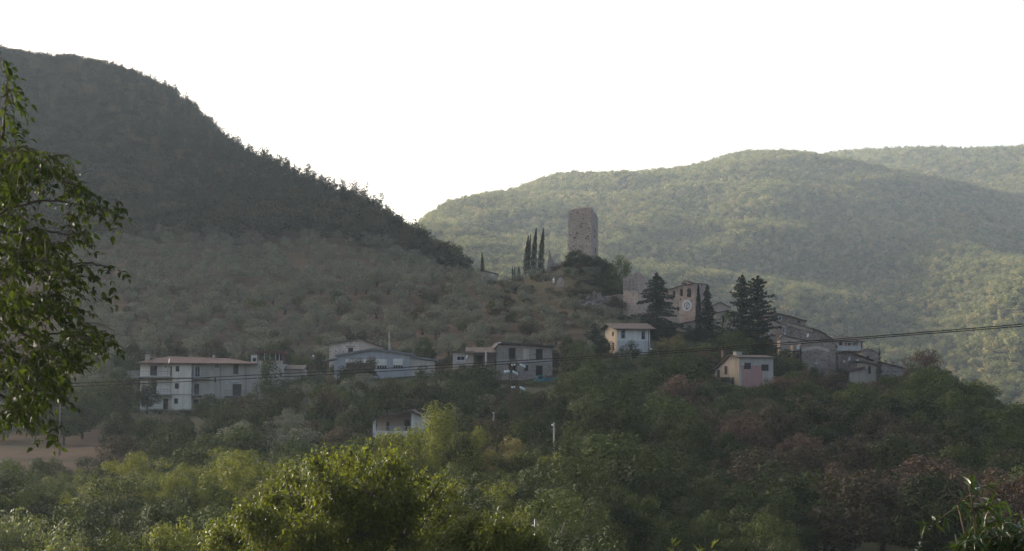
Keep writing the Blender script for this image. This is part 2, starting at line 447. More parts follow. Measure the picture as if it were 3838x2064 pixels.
def sheet(name, j0, j1, label):
    nu, nd = len(UG), j1 - j0
    V = np.stack([XG[:, j0:j1], YG[:, j0:j1], ZG[:, j0:j1]], -1).reshape(-1, 3)
    a = (np.arange(nu - 1)[:, None] * nd + np.arange(nd - 1)[None, :]).ravel()
    me = np_mesh(name, V, np.stack([a, a + nd, a + nd + 1, a + 1], 1), GROUND, True, {"soil": ('POINT', soil[:, j0:j1].ravel())})
    return tag(link(bpy.data.objects.new(name, me)), label, name.replace('_', ' '), None, 'structure')
J = int(np.searchsorted(DG, 1250))
sheet("ground", 0, J + 1, "sloping ground of the valley and the left mountain")
sheet("hills", J, len(DG), "long wooded mountain across the valley behind the village")
# ------------------------------------------------------------------ air
HAZE_D = 0.000088
hz = MB()
top = float(ZG.max()) + 25
hz.box(XG.min() - 20, XG.max() + 20, DG[0] - 10, DG[-1] + 10, float(ZG.min()) - 1, top)
hm = bpy.data.materials.new("haze_air")
hm.use_nodes = True
hn = hm.node_tree
hn.nodes.clear()
hv = hn.nodes.new("ShaderNodeVolumePrincipled")
hv.inputs["Color"].default_value = (0.71, 0.855, 1.0, 1)
hv.inputs["Density"].default_value = HAZE_D
hv.inputs["Anisotropy"].default_value = 0.65
ho = hn.nodes.new("ShaderNodeOutputMaterial")
hn.links.new(hv.outputs[0], ho.inputs["Volume"])
tag(hz.build("haze", hm), "pale blue haze filling the valley air", "haze", None, 'stuff')
# ------------------------------------------------------------------ foliage shapes
def unit(a): return a / np.maximum(np.linalg.norm(a, axis=-1, keepdims=True), 1e-9)
def leaf_quads(C, Nn, size, r, aspect=0.55, up=None):
    "diamond leaves at C facing Nn; returns V (n*4,3), faces (n,4)"
    n = len(C)
    t = unit(np.cross(Nn, r.normal(size=(n, 3))))
    if up is not None: t = unit(t + up)
    b = unit(np.cross(Nn, t))
    L = (size * (0.6 + 0.8 * r.random(n)))[:, None]
    V = np.stack([C - t * L * .5, C + b * L * aspect * .5 + t * L * .08, C + t * L * .5, C - b * L * aspect * .5 + t * L * .08], 1).reshape(-1, 3)
    return V, np.arange(n * 4).reshape(n, 4)
def puff_cloud(P, n, size, seed, aspect=0.6, outward=1.0, fill=0.72, upb=0.35):
    r = np.random.default_rng(seed)
    P = np.array(P, float)
    wgt = (P[:, 3:6].prod(1)) ** (2 / 3); wgt /= wgt.sum()
    k = r.choice(len(P), n, p=wgt)
    d = unit(r.normal(size=(n, 3)))
    rad = fill + (1 - fill) * r.random(n) ** 0.6 + 0.07 * r.normal(size=n)
    C = P[k, :3] + d * P[k, 3:6] * rad[:, None]
    Nn = unit(d * outward + r.normal(size=(n, 3)) * 0.48 + np.array([0, 0, upb]))
    V, Fc = leaf_quads(C, Nn, size, r, aspect)
    ptint = r.random(len(P))
    tint = np.clip(0.72 * ptint[k] + 0.28 * r.random(n), 0, 1)
    return V, Fc, tint
def crown_mesh(name, P, n, size, seed, mat=None, **k):
    V, Fc, t = puff_cloud(P, n, size, seed, **k)
    return np_mesh(name, V, Fc, mat, False, {"tint": ('FACE', t)})
def broad_puffs(seed, n=20, rx=.33, z0=.6, rz=.36, pr=(.11, .2), flat=1.0):
    r = np.random.default_rng(seed)
    out = [(0, 0, z0 - .03, rx * .6, rx * .6, rz * .62)]
    for i in range(n):
        d = unit(r.normal(size=3)); d[2] = d[2] if d[2] > -.75 else d[2] * .6
        q = r.uniform(.6, 1.0)
        s = r.uniform(*pr)
        out.append((d[0] * rx * q, d[1] * rx * q, z0 + d[2] * rz * q, s, s, s * .85 * flat))
    return out
def trunk_mesh(name, mat, seed, h0=.62, r0=.022, limbs=5, spread=.24, lean=.03):
    r = random.Random(seed)
    m = MB()
    pts = [(0, 0, -.08)]
    for k in range(1, 6): pts.append((r.uniform(-lean, lean) * k / 3, r.uniform(-lean, lean) * k / 3, h0 * k / 5))
    m.tube(pts, [r0 * (1.35 - .19 * k) for k in range(6)], 7)
    for i in range(limbs):
        k = r.randint(2, 4); p = Vector(pts[k]); a = 2 * math.pi * (i / limbs) + r.uniform(-.4, .4)
        e = p + Vector((math.cos(a) * spread, math.sin(a) * spread, r.uniform(.1, .26)))
        mid = (p + e) / 2 + Vector((0, 0, -.02))
        m.tube([p, mid, e], [r0 * .5, r0 * .36, r0 * .12], 5)
    return m.mesh(name, mat, True)
BARK = plain("bark_grey_brown", (0.085, 0.07, 0.055), 0.95)
BARK_PALE = plain("bark_pale", (0.16, 0.14, 0.115), 0.95)
L_FAR = leaf("far_wood_leaves", (0.066, 0.082, 0.054), (0.18, 0.193, 0.11), 0.3, 0.8, 0.1, 0.3, cc=(0.165, 0.14, 0.095))  # leaf colour made paler to stand in for sunlit canopy and haze
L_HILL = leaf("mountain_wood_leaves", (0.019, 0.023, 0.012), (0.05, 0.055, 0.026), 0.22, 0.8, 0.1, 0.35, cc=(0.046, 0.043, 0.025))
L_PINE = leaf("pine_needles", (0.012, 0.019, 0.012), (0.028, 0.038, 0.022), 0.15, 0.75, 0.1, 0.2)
L_GREEN = leaf("oak_leaves_green", (0.022, 0.033, 0.009), (0.072, 0.09, 0.025), 0.16, 0.72, 0.1, 0.38)
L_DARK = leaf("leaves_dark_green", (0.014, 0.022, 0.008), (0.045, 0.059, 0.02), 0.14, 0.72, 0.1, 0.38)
L_OLIVE = leaf("olive_leaves", (0.074, 0.079, 0.053), (0.18, 0.187, 0.128), 0.16, 0.6, 0.3, 0.16)
L_BROWN = leaf("oak_leaves_browning", (0.035, 0.029, 0.017), (0.09, 0.07, 0.04), 0.16, 0.7, 0.15, 0.2)
L_RUST = leaf("oak_leaves_rust", (0.05, 0.034, 0.025), (0.128, 0.08, 0.056), 0.16, 0.7, 0.15, 0.2)
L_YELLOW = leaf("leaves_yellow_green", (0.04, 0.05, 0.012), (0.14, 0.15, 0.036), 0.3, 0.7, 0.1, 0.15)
L_GOLD = leaf("leaves_gold", (0.07, 0.06, 0.027), (0.155, 0.135, 0.062), 0.4, 0.6, 0.2, 0.1)
L_WILLOW = leaf("leaves_silver_willow", (0.055, 0.066, 0.034), (0.13, 0.145, 0.082), 0.25, 0.65, 0.15, 0.1)
# ------------------------------------------------------------------ far woods: one mass each, instanced on their slopes
def proto_col(name, meshes):
    c = bpy.data.collections.new(name)
    for i, me in enumerate(meshes): c.objects.link(bpy.data.objects.new(me.name, me))
    return c
def scatter(name, label, X, Y, scl, idx, col, seed, sink=0.06):
    r = np.random.default_rng(seed)
    Z = ground_arr(X, Y)
    me = bpy.data.meshes.new(name)
    me.vertices.add(len(X)); me.vertices.foreach_set("co", np.stack([X, Y, Z - sink * scl], 1).astype(np.float32).ravel())
    for an, arr, t in (("scl", scl, 'FLOAT'), ("rz", r.random(len(X)) * 6.283, 'FLOAT'), ("wid", 0.85 + 0.4 * r.random(len(X)), 'FLOAT')):
        me.attributes.new(an, t, 'POINT').data.foreach_set("value", arr.astype(np.float32))
    me.attributes.new("kindno", 'INT', 'POINT').data.foreach_set("value", idx.astype(np.int32))
    o = tag(link(bpy.data.objects.new(name, me)), label, "woods", None, 'stuff')
    g = bpy.data.node_groups.new(name + "_nodes", 'GeometryNodeTree')
    g.interface.new_socket("Geometry", in_out='INPUT', socket_type='NodeSocketGeometry')
    g.interface.new_socket("Geometry", in_out='OUTPUT', socket_type='NodeSocketGeometry')
    gi, go = g.nodes.new("NodeGroupInput"), g.nodes.new("NodeGroupOutput")
    ip = g.nodes.new("GeometryNodeInstanceOnPoints")
    ci = g.nodes.new("GeometryNodeCollectionInfo")
    ci.inputs[0].default_value = col; ci.inputs[1].default_value = True; ci.inputs[2].default_value = True
    def attr(n, t):
        a = g.nodes.new("GeometryNodeInputNamedAttribute"); a.data_type = t; a.inputs[0].default_value = n
        return [s_ for s_ in a.outputs if s_.enabled][0]
    cx = g.nodes.new("ShaderNodeCombineXYZ"); g.links.new(attr("rz", 'FLOAT'), cx.inputs[2])
    mw = g.nodes.new("ShaderNodeMath"); mw.operation = 'MULTIPLY'
    g.links.new(attr("scl", 'FLOAT'), mw.inputs[0]); g.links.new(attr("wid", 'FLOAT'), mw.inputs[1])
    cs = g.nodes.new("ShaderNodeCombineXYZ")
    g.links.new(mw.outputs[0], cs.inputs[0]); g.links.new(mw.outputs[0], cs.inputs[1]); g.links.new(attr("scl", 'FLOAT'), cs.inputs[2])
    ip.inputs["Pick Instance"].default_value = True
    L = g.links.new
    L(gi.outputs[0], ip.inputs["Points"]); L(ci.outputs[0], ip.inputs["Instance"])
    L(attr("kindno", 'INT'), ip.inputs["Instance Index"]); L(cx.outputs[0], ip.inputs["Rotation"]); L(cs.outputs[0], ip.inputs["Scale"])
    L(ip.outputs[0], go.inputs[0])
    o.modifiers.new("woods", 'NODES').node_group = g
    return o
def jitter_field(u0, u1, d0, d1, cell, seed):
    "jittered grid points inside a fan of the view between two distances"
    r = np.random.default_rng(seed)
    xa, xb = min(u0 * d0, u0 * d1), max(u1 * d0, u1 * d1)
    gx, gy = np.meshgrid(np.arange(xa, xb, cell), np.arange(d0, d1, cell))
    X = gx.ravel() + r.uniform(-.48, .48, gx.size) * cell; Y = gy.ravel() + r.uniform(-.48, .48, gx.size) * cell
    k = (X / Y > u0) & (X / Y < u1)
    return X[k], Y[k], r
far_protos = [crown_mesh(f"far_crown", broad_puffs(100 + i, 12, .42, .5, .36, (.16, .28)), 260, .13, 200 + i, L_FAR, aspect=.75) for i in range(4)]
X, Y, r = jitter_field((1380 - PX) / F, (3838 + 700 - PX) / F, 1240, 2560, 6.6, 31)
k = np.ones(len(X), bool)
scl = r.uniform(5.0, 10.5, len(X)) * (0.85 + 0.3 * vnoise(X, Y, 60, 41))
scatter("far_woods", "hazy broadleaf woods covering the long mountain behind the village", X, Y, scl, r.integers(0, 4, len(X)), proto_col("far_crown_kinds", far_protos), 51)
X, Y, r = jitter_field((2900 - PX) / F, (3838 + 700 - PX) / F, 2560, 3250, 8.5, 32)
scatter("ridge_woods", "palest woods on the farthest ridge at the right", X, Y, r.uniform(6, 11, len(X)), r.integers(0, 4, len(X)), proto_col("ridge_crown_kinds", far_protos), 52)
def pine_shape(name, seed, n=520, mat=L_PINE):
    r = np.random.default_rng(seed)
    P = []
    for i in range(15):
        h = .28 + .7 * i / 14; rr = (.26 * (1.03 - h) ** .75 + .02) * r.uniform(.7, 1.25)
        a = r.random() * 6.28
        P.append((math.cos(a) * rr * .7, math.sin(a) * rr * .7, h, rr * .62 + .02, rr * .62 + .02, .055))
    return crown_mesh(name, P, n, .055, seed, mat, aspect=.4, outward=.3, upb=.1)
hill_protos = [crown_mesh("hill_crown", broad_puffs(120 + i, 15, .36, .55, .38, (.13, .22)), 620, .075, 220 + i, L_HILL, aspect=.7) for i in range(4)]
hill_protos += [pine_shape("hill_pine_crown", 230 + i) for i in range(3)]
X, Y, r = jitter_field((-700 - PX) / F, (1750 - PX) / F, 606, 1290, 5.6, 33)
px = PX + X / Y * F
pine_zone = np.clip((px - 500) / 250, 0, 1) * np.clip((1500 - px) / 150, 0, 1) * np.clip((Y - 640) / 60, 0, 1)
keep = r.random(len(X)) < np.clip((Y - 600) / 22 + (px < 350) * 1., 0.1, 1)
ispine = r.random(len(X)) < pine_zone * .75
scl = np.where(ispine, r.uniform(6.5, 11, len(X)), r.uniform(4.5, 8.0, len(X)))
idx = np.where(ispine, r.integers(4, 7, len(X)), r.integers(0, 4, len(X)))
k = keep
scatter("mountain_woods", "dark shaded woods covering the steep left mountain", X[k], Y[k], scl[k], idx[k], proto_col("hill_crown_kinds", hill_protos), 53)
# upper, farther part of the olive slope: one mass of small crowns
olive_far = [crown_mesh("small_olive_crown", broad_puffs(140 + i, 18, .46, .48, .4, (.11, .2)), 1400, .06, 240 + i, L_OLIVE, aspect=.45) for i in range(3)]
X, Y, r = jitter_field((250 - PX) / F, (1900 - PX) / F, 506, 618, 4.6, 34)
px = PX + X / Y * F
k = r.random(len(X)) < np.where(px > 1650, .25, .5)
scatter("upper_olive_grove", "hazy olive crowns merging below the dark mountain wood", X[k], Y[k], r.uniform(2.8, 4.7, k.sum()), r.integers(0, 3, k.sum()), proto_col("small_olive_kinds", olive_far), 54)
# ------------------------------------------------------------------ building materials
PL_WHITE = plaster("plaster_white", (0.80, 0.73, 0.605), (0.3, 0.27, 0.23), 0.5)
PL_CREAM = plaster("plaster_cream", (0.78, 0.68, 0.52), (0.2, 0.17, 0.14), 0.4)
PL_DIM = plaster("plaster_dim_white", (0.60, 0.56, 0.49), (0.3, 0.26, 0.22), 0.45)
PL_GREY = plaster("plaster_grey", (0.46, 0.405, 0.325), (0.2, 0.175, 0.14), 0.5)
PL_TAN = plaster("plaster_tan", (0.45, 0.37, 0.275), (0.15, 0.12, 0.1), 0.5)
PL_PEACH = plaster("plaster_peach", (0.58, 0.455, 0.36), (0.18, 0.15, 0.12), 0.4)
PL_PINK = plaster("plaster_pink", (0.44, 0.235, 0.19), (0.45, 0.35, 0.28), 0.55)
PL_BLUEGREY = plaster("plaster_blue_grey", (0.40, 0.385, 0.37), (0.14, 0.14, 0.145), 0.35)
PL_BLOCK = stone("hollow_block_wall", (0.31, 0.25, 0.185), (0.37, 0.305, 0.235), (0.26, 0.215, 0.165), 0.85)
CONCRETE = plaster("raw_concrete", (0.38, 0.345, 0.295), (0.13, 0.12, 0.11), 0.5)
ST_BROWN = stone("stone_brown", (0.29, 0.215, 0.16), (0.43, 0.335, 0.255), (0.21, 0.165, 0.125), 0.71, (0.12, 0.095, 0.08))
ST_PINKISH = stone("stone_pinkish_grey", (0.47, 0.345, 0.26), (0.61, 0.47, 0.365), (0.36, 0.27, 0.2), 0.55, (0.34, 0.255, 0.195))
ST_GREY = stone("stone_weathered_grey", (0.29, 0.245, 0.205), (0.37, 0.315, 0.265), (0.22, 0.185, 0.155), 0.77, (0.12, 0.105, 0.1))
ST_RED = stone("stone_reddish", (0.4, 0.285, 0.215), (0.5, 0.375, 0.29), (0.31, 0.225, 0.17), 0.68, (0.17, 0.13, 0.11))
BRICK_PALE = stone("pale_block_masonry", (0.6, 0.48, 0.37), (0.72, 0.61, 0.48), (0.45, 0.37, 0.29), 0.85, (0.28, 0.22, 0.18))
TILE_RED = tiles("roof_tiles_red", (0.13, 0.075, 0.06), (0.21, 0.125, 0.1))
TILE_BROWN = tiles("roof_tiles_brown", (0.11, 0.08, 0.065), (0.19, 0.14, 0.11))
TILE_OLD = tiles("roof_tiles_weathered", (0.10, 0.08, 0.068), (0.18, 0.14, 0.115))
SLAB_DARK = plain("roof_edge_dark", (0.05, 0.043, 0.04), 0.9)
SHEET_GREY = plain("roof_sheeting_grey", (0.17, 0.17, 0.165), 0.8)
GLASS = plain("window_dark_glass", (0.012, 0.014, 0.018), 0.15)
VOID = plain("painted_interior_dark", (0.008, 0.009, 0.012), 0.9)  # near-black panels that paint the shade inside openings
SHUT_BROWN = plain("shutter_brown", (0.045, 0.03, 0.027), 0.7)
SHUT_DARK = plain("shutter_slate", (0.03, 0.033, 0.04), 0.7)
FR_WHITE = plain("frame_white", (0.5, 0.5, 0.48), 0.6)
FR_GREY = plain("frame_grey", (0.2, 0.19, 0.18), 0.7)
METAL = plain("metal_grey", (0.16, 0.16, 0.165), 0.5, 0.5)
RUST = plain("metal_rust", (0.065, 0.042, 0.034), 0.85)
WHITE = plain("paint_white", (0.72, 0.72, 0.70), 0.45, 0, 0.08)
DIAL = plaster("clock_dial_white", (0.56, 0.55, 0.52), (0.3, 0.28, 0.25), 0.35)
BLACK = plain("paint_black", (0.018, 0.018, 0.02), 0.6)
TEAL = plain("paint_teal", (0.03, 0.17, 0.19), 0.45, 0, 0.15)
RUBBER = plain("rubber", (0.02, 0.02, 0.02), 0.9)
REDWOOD = plain("wood_reddish", (0.12, 0.04, 0.033), 0.7)
def crop(x0, y0, k): return lambda x, y: (x0 + x * k, y0 + y * k)
C4 = crop(1700, 720, .36101); C5 = crop(2250, 980, .36092); C7 = crop(450, 1230, .27174); C8 = crop(1150, 1230, .40761); CR = crop(2880, 1150, .23828)
KEEP = []     # parts of the photo where a building shows: trees planted in front of it stay out
def keep(x0, x1, y0, y1, d): KEEP.append((x0, x1, y0, y1, d))
class House:
    "a building whose front stands on the photo span x0..x1, base row yb, at distance d, turned by yaw degrees"
    def __init__(s, name, label, cat, d, x0, x1, yb, yaw=0, group=None, below=5.0):
        s.sc, s.yaw = d / F, math.radians(yaw)
        s.x0, s.yb, s.below = x0, yb, below
        s.root = empty(name, at(x0, yb, d), s.yaw, label, cat, group)
        s.W = s.L(x1)
    def L(s, x): return (x - s.x0) * s.sc / math.cos(s.yaw)
    def Z(s, y): return (s.yb - y) * s.sc
    def P(s, pts): return [(s.L(x), s.Z(y)) for x, y in pts]
    def part(s, name, mb, mat, parent=None, label=None):
        o = mb.build(name, mat, parent or s.root)
        if label: o["label"] = label
        return o
    def front(s, mb, x0, x1, z0, z1, holes=(), y=0.0, rec=0.24):
        xs = sorted({x0, x1, *[v for h in holes for v in h[:2] if x0 < v < x1]})
        zs = sorted({z0, z1, *[v for h in holes for v in h[2:4] if z0 < v < z1]})
        for i in range(len(xs) - 1):
            for j in range(len(zs) - 1):
                cx, cz = (xs[i] + xs[i+1]) / 2, (zs[j] + zs[j+1]) / 2
                if any(h[0] < cx < h[1] and h[2] < cz < h[3] for h in holes): continue
                mb.face([(xs[i], y, zs[j]), (xs[i+1], y, zs[j]), (xs[i+1], y, zs[j+1]), (xs[i], y, zs[j+1])])
        for a, b, c, e in [h[:4] for h in holes]:
            mb.face([(a,y,c),(a,y,e),(a,y+rec,e),(a,y+rec,c)]); mb.face([(b,y,c),(b,y+rec,c),(b,y+rec,e),(b,y,e)])
            mb.face([(a,y,e),(b,y,e),(b,y+rec,e),(a,y+rec,e)]); mb.face([(a,y,c),(a,y+rec,c),(b,y+rec,c),(b,y,c)])
    def opening(s, h, kind, y=0.0, rec=0.24):
        a, b, c, e = h[:4]; g = 0.002
        if kind == 'void':
            s.part('opening', MB().box(a - .05, b + .05, y + rec + g, y + rec + .06, c - .05, e + .05), VOID); return
        pane = {'shutter': SHUT_BROWN, 'slate': SHUT_DARK}.get(kind, GLASS)
        fm = {'white': FR_WHITE, 'whitedoor': FR_WHITE, 'dark': SHUT_BROWN, 'door': SHUT_BROWN}.get(kind, FR_GREY)
        nm = 'door' if 'door' in kind else 'shutter' if kind in ('shutter', 'slate') else 'window'
        t = .09 if b - a > .6 else .06
        m = MB(); y0, y1 = y + .10, y + .17
        m.box(a + g, a + t, y0, y1, c + g, e - g); m.box(b - t, b - g, y0, y1, c + g, e - g)
        m.box(a + t, b - t, y0, y1, e - t, e - g); m.box(a + t, b - t, y0, y1, c + g, c + t)
        if nm != 'shutter': m.box((a + b) / 2 - .03, (a + b) / 2 + .03, y0, y1, c + t, e - t)
        f = s.part(nm, m, fm if nm != 'shutter' else pane)
        if nm == 'shutter':
            m = MB(); n = max(4, int((e - c) / .16)); hh = (e - c - 2 * t) / n
            for k in range(n): m.box(a + t, b - t, y0 + .01, y1 - .015, c + t + k * hh + .008, c + t + (k + 1) * hh - .012)
            m.box(a + t, b - t, y1 - .01, y1 + .04, c + t, e - t)
            s.part('louvres', m, pane, f)
        else:
            s.part('pane', MB().box(a + t, b - t, y1 - .05, y1 - .02, c + t, e - t), pane, f)
            s.part('inner_dark', MB().box(a - .05, b + .05, y + rec + g, y + rec + .05, c - .05, e + .05), VOID, f)
        if kind in ('white', 'whitedoor'):
            m = MB(); q = .12
            m.box(a - q, a - g, y - .03, y + .05, c - q, e + q); m.box(b + g, b + q, y - .03, y + .05, c - q, e + q)
            m.box(a - g, b + g, y - .03, y + .05, e + g, e + q); m.box(a - g, b + g, y - .03, y + .05, c - q, c - g)
            s.part('surround', m, FR_WHITE, f)
    def holes(s, lst):
        return [(s.L(a), s.L(b), s.Z(d_), s.Z(c), k) for a, b, c, d_, k in lst]
    def profile_walls(s, mat, top, depth, lst=(), name='wall', y=0.0, x0=None, x1=None, zlo=None):
        "front wall up to the polyline top (photo points), with sides and back"
        T = s.P(top); H = s.holes(lst); m = MB()
        z0 = -s.below if zlo is None else zlo
        ze = min(p[1] for p in T)
        a, b = T[0][0], T[-1][0]
        s.front(m, a, b, z0, ze, H, y)
        up = [(a, ze)] + [p for p in T if p[1] > ze + 1e-4 or 1] + [(b, ze)]
        up = [p for i, p in enumerate(up) if i == 0 or (abs(p[0] - up[i-1][0]) + abs(p[1] - up[i-1][1])) > 1e-4]
        if len(up) > 2: m.face([(p[0], y, p[1]) for p in up])
        m.face([(a, y, z0), (a, y, T[0][1]), (a, y + depth, T[0][1]), (a, y + depth, z0)])
        m.face([(b, y, z0), (b, y + depth, z0), (b, y + depth, T[-1][1]), (b, y, T[-1][1])])
        m.face([(p[0], y + depth, p[1]) for p in reversed(T)] + [(a, y + depth, z0), (b, y + depth, z0)])
        o = s.part(name, m, mat)
        for h in H: s.opening(h, h[4], y)
        return o
    def profile_roof(s, mat, top, depth, t=.16, over=.4, name='roof', y=0.0, lift=.01, ends=.3):
        T = s.P(top)
        def ext(p, q, e):
            dx, dz = p[0] - q[0], p[1] - q[1]; n = math.hypot(dx, dz); return (p[0] + dx / n * e, p[1] + dz / n * e)
        T = [ext(T[0], T[1], ends)] + T[1:-1] + [ext(T[-1], T[-2], ends)]
        m = MB(); m.prism([(p[0], p[1] + lift) for p in T] + [(p[0], p[1] + lift + t) for p in reversed(T)], 'y', y - over, y + depth + over)
        return s.part(name, m, mat)
    def eave_house(s, mat, ye, zr, yr, zb, depth, lst=(), roof=None, t=.16, over=.4, side=None, band=None, x1=None, name='wall'):
        "front eave row ye, ridge zr metres up at yr, back eave zb"
        W = s.W if x1 is None else s.L(x1)
        zf = s.Z(ye); H = s.holes(lst); m = MB()
        s.front(m, 0, W, -s.below, zf, H)
        o = s.part(name, m, mat)
        prof = [(0, -s.below), (0, zf), (yr, zr), (depth, zb), (depth, -s.below)]
        m = MB()
        for x in (0.0, W): m.face([(x, p[0], p[1]) for p in prof])
        m.face([(0, depth, -s.below), (0, depth, zb), (W, depth, zb), (W, depth, -s.below)])
        s.part('side_wall' if side else 'rear_wall', m, side or mat)
        for h in H: s.opening(h, h[4])
        sf = (zr - zf) / yr; sb = (zr - zb) / (depth - yr)
        pr = [(-over, zf - over * sf + .01), (yr, zr + .01), (depth + over, zb - over * sb + .01)]
        m = MB(); m.prism(pr + [(p[0], p[1] + t) for p in reversed(pr)], 'x', -over, W + over)
        s.part('roof', m, roof or TILE_BROWN)
        return o
    def box_part(s, name, mat, x0, x1, y0, y1, d0, d1, parent=None):
        "photo span x0..x1, rows y0 (top) .. y1, from d0 to d1 metres behind the front"
        return s.part(name, MB().box(s.L(x0), s.L(x1), d0, d1, s.Z(y1), s.Z(y0)), mat, parent)
    def chimney(s, mat, x0, x1, y0, y1, d0, dd=.7, cap=None):
        o = s.box_part('chimney', mat, x0, x1, y0, y1 + 8, d0, d0 + dd)
        a, b, z = s.L(x0), s.L(x1), s.Z(y0)
        s.part('chimney_cap', MB().box(a - .1, b + .1, d0 - .1, d0 + dd + .1, z + .003, z + .09), cap or TILE_RED, o)
    def rail(s, x0, x1, y0, y1, yy, mat=None, parent=None, n=None, sides=None):
        m = MB(); a, b, zt, zb = s.L(x0), s.L(x1), s.Z(y0), s.Z(y1)
        m.tube([(a, yy, zt), (b, yy, zt)], .03, 5); m.tube([(a, yy, (zt + zb) / 2), (b, yy, (zt + zb) / 2)], .018, 5)
        n = n or max(2, int((b - a) / .45))
        for k in range(n + 1):
            x = a + (b - a) * k / n; m.tube([(x, yy, zb), (x, yy, zt)], .018, 5)
        if sides:
            for x in (a, b): m.tube([(x, yy, zt), (x, sides, zt)], .025, 5)
        return s.part('railing', m, mat or METAL, parent)
def dish(name, label, x, y, d, size_px, face=(-.5, -.8, .3), group=None, mat=None):
    "satellite dish on its bracket"
    p = at(x, y, d); r = size_px / 2 * d / F
    root = empty(name, p, 0, label, "satellite dish", group)
    m = MB(); n = 16
    q = Vector(face).normalized().to_track_quat('Z', 'Y').to_matrix()
    prof = [(0.02, 0), (.35, .04), (.7, .14), (1, .3)]
    i0 = 0
    for rr, h in prof:
        for j in range(n):
            a = 6.2832 * j / n; m.v.append(tuple(q @ Vector((r * rr * math.cos(a), r * rr * math.sin(a) * 1.1, r * h - .25 * r))))
    for k in range(3):
        for j in range(n):
            jj = (j + 1) % n; m.f.append((k*n + j, k*n + jj, (k+1)*n + jj, (k+1)*n + j))
    m.f.append(tuple(range(n)))
    m.build('reflector', mat or WHITE, root, True)
    a = q @ Vector((0, -.8 * r, 0)); b = q @ Vector((0, -.1 * r, .9 * r))
    MB().tube([a, b], .03).build('feed_arm', METAL, root)
    MB().tube([q @ Vector((0, 0, -.25 * r)), q @ Vector((0, 0, -.25 * r)) + Vector((0, .25, -.1)), Vector((0, .5, -.9))], .035).build('bracket', METAL, root)
    return root
# ------------------------------------------------------------------ the long apartment block, left
D = 340
h = House('apartment_block', 'long three storey apartment block, half white and half grey, with red tile roof', 'building', D, 523, 1056, 1545, 0, None, 6)
def r7(a, b, c, d, k):
    (x0, y0), (x1, y1) = C7(a, c), C7(b, d); return (x0, x1, y0, y1, k)
white = [r7(403,500,515,655,'door'), r7(440,495,757,905,'door'), r7(585,658,970,1118,'door'), r7(605,628,520,540,'dark'), r7(686,712,525,660,'slate')]
tower = [r7(765,818,520,597,'dark'), r7(757,812,758,835,'dark'), r7(750,802,967,1040,'dark')]
grey = [r7(1022,1097,522,672,'whitedoor'), r7(1300,1350,488,555,'white'), r7(1553,1625,497,635,'slate'), r7(1812,1880,540,612,'dark'), r7(1018,1085,765,914,'door'),
        r7(1296,1316,672,745,'dark'), r7(1546,1668,770,930,'shutter'), r7(1820,1885,782,866,'dark'), r7(1007,1083,980,1075,'dark')]
def wallpart(name, mat, xa, xb, yt, lst, y, depth=9.5, zlo=-6):
    m = MB(); H = h.holes(lst); a, b, z = h.L(xa), h.L(xb), h.Z(yt)
    h.front(m, a, b, zlo, z, H, y)
    m.face([(a,y,zlo),(a,y,z),(a,depth,z),(a,depth,zlo)]); m.face([(b,y,zlo),(b,depth,zlo),(b,depth,z),(b,y,z)]); m.face([(a,depth,zlo),(a,depth,z),(b,depth,z),(b,depth,zlo)])
    h.part(name, m, mat)
    for q in H: h.opening(q, q[4], y)
wallpart('white_wall', PL_WHITE, 523.2, 644, 1359, white, 0.3)
wallpart('stair_tower', PL_CREAM, 644.2, 718, 1361.5, tower, -0.5)
wallpart('grey_wall', PL_GREY, 718.2, 961, 1362, grey[:3] + grey[4:7] + grey[8:], 0.1)
wallpart('grey_wall', PL_GREY, 961.2, 1056, 1363, [grey[3], grey[7]], 0.15)
# patched arc of plaster and base of the stair tower
h.box_part('plinth', CONCRETE, 640, 722, 1536, 1565, -.62, -.505)
for yy in (1415.5, 1478.5):
    h.box_part('string_course', PL_TAN, 643, 719, yy - 1.6, yy + 1.6, -.56, -.502)
m = MB(); z = h.Z(1359); zr = h.Z(1338); a, b, c, e = h.L(511), h.L(966), h.L(613), h.L(839)
f0, f1, fm = -1.0, 10.2, 4.6
ev = [(a, f0, z + .02), (b, f0, h.Z(1363) + .02), (b, f1, h.Z(1363) + .02), (a, f1, z + .02)]; rg = [(c, fm, h.Z(1333)), (e, fm, h.Z(1340))]
lo = [(p[0], p[1], p[2] - .14) for p in ev]
for k in range(4): m.face([lo[k], lo[(k+1) % 4], ev[(k+1) % 4], ev[k]])
m.face(list(reversed(lo)))
m.face([ev[0], ev[1], rg[1], rg[0]]); m.face([ev[1], ev[2], rg[1]]); m.face([ev[2], ev[3], rg[0], rg[1]]); m.face([ev[3], ev[0], rg[0]])
h.part('roof', m, TILE_RED)
h.box_part('gutter', RUST, 512, 965, 1362.5, 1365, -1.12, -1.005)
for xg in (719.5, 919, 823): h.box_part('drainpipe', METAL, xg, xg + 2, 1365, 1520, -.05, .05)
h.chimney(PL_TAN, 537, 552, 1327, 1353, 1.2, .8)
h.box_part('chimney', PL_TAN, 780, 789, 1328, 1343, 4.2, 4.8)
def balcony(xa, xb, ysl, yr, y0, y1, mat=CONCRETE, slab=4, rail_x=None):
    s_ = h.part('balcony', MB().box(h.L(xa), h.L(xb), y0, y1, h.Z(ysl + slab), h.Z(ysl)), mat)
    ra, rb = rail_x or (xa, xb)
    h.rail(ra + 1, rb - 1, yr, ysl, y0 + .06, METAL, s_, sides=min(y1, .0))
balcony(494, 643.5, 1411, 1392, -1.5, .295)
balcony(560, 643.5, 1477, 1459, -1.3, .295)
balcony(565, 643.5, 1535, 1513, -1.3, .295)
balcony(719, 788, 1415, 1397, -1.2, .095)
balcony(719, 768, 1478, 1460, -1.2, .095)
balcony(845, 928, 1484, 1464, -1.3, .095, SLAB_DARK, 7)
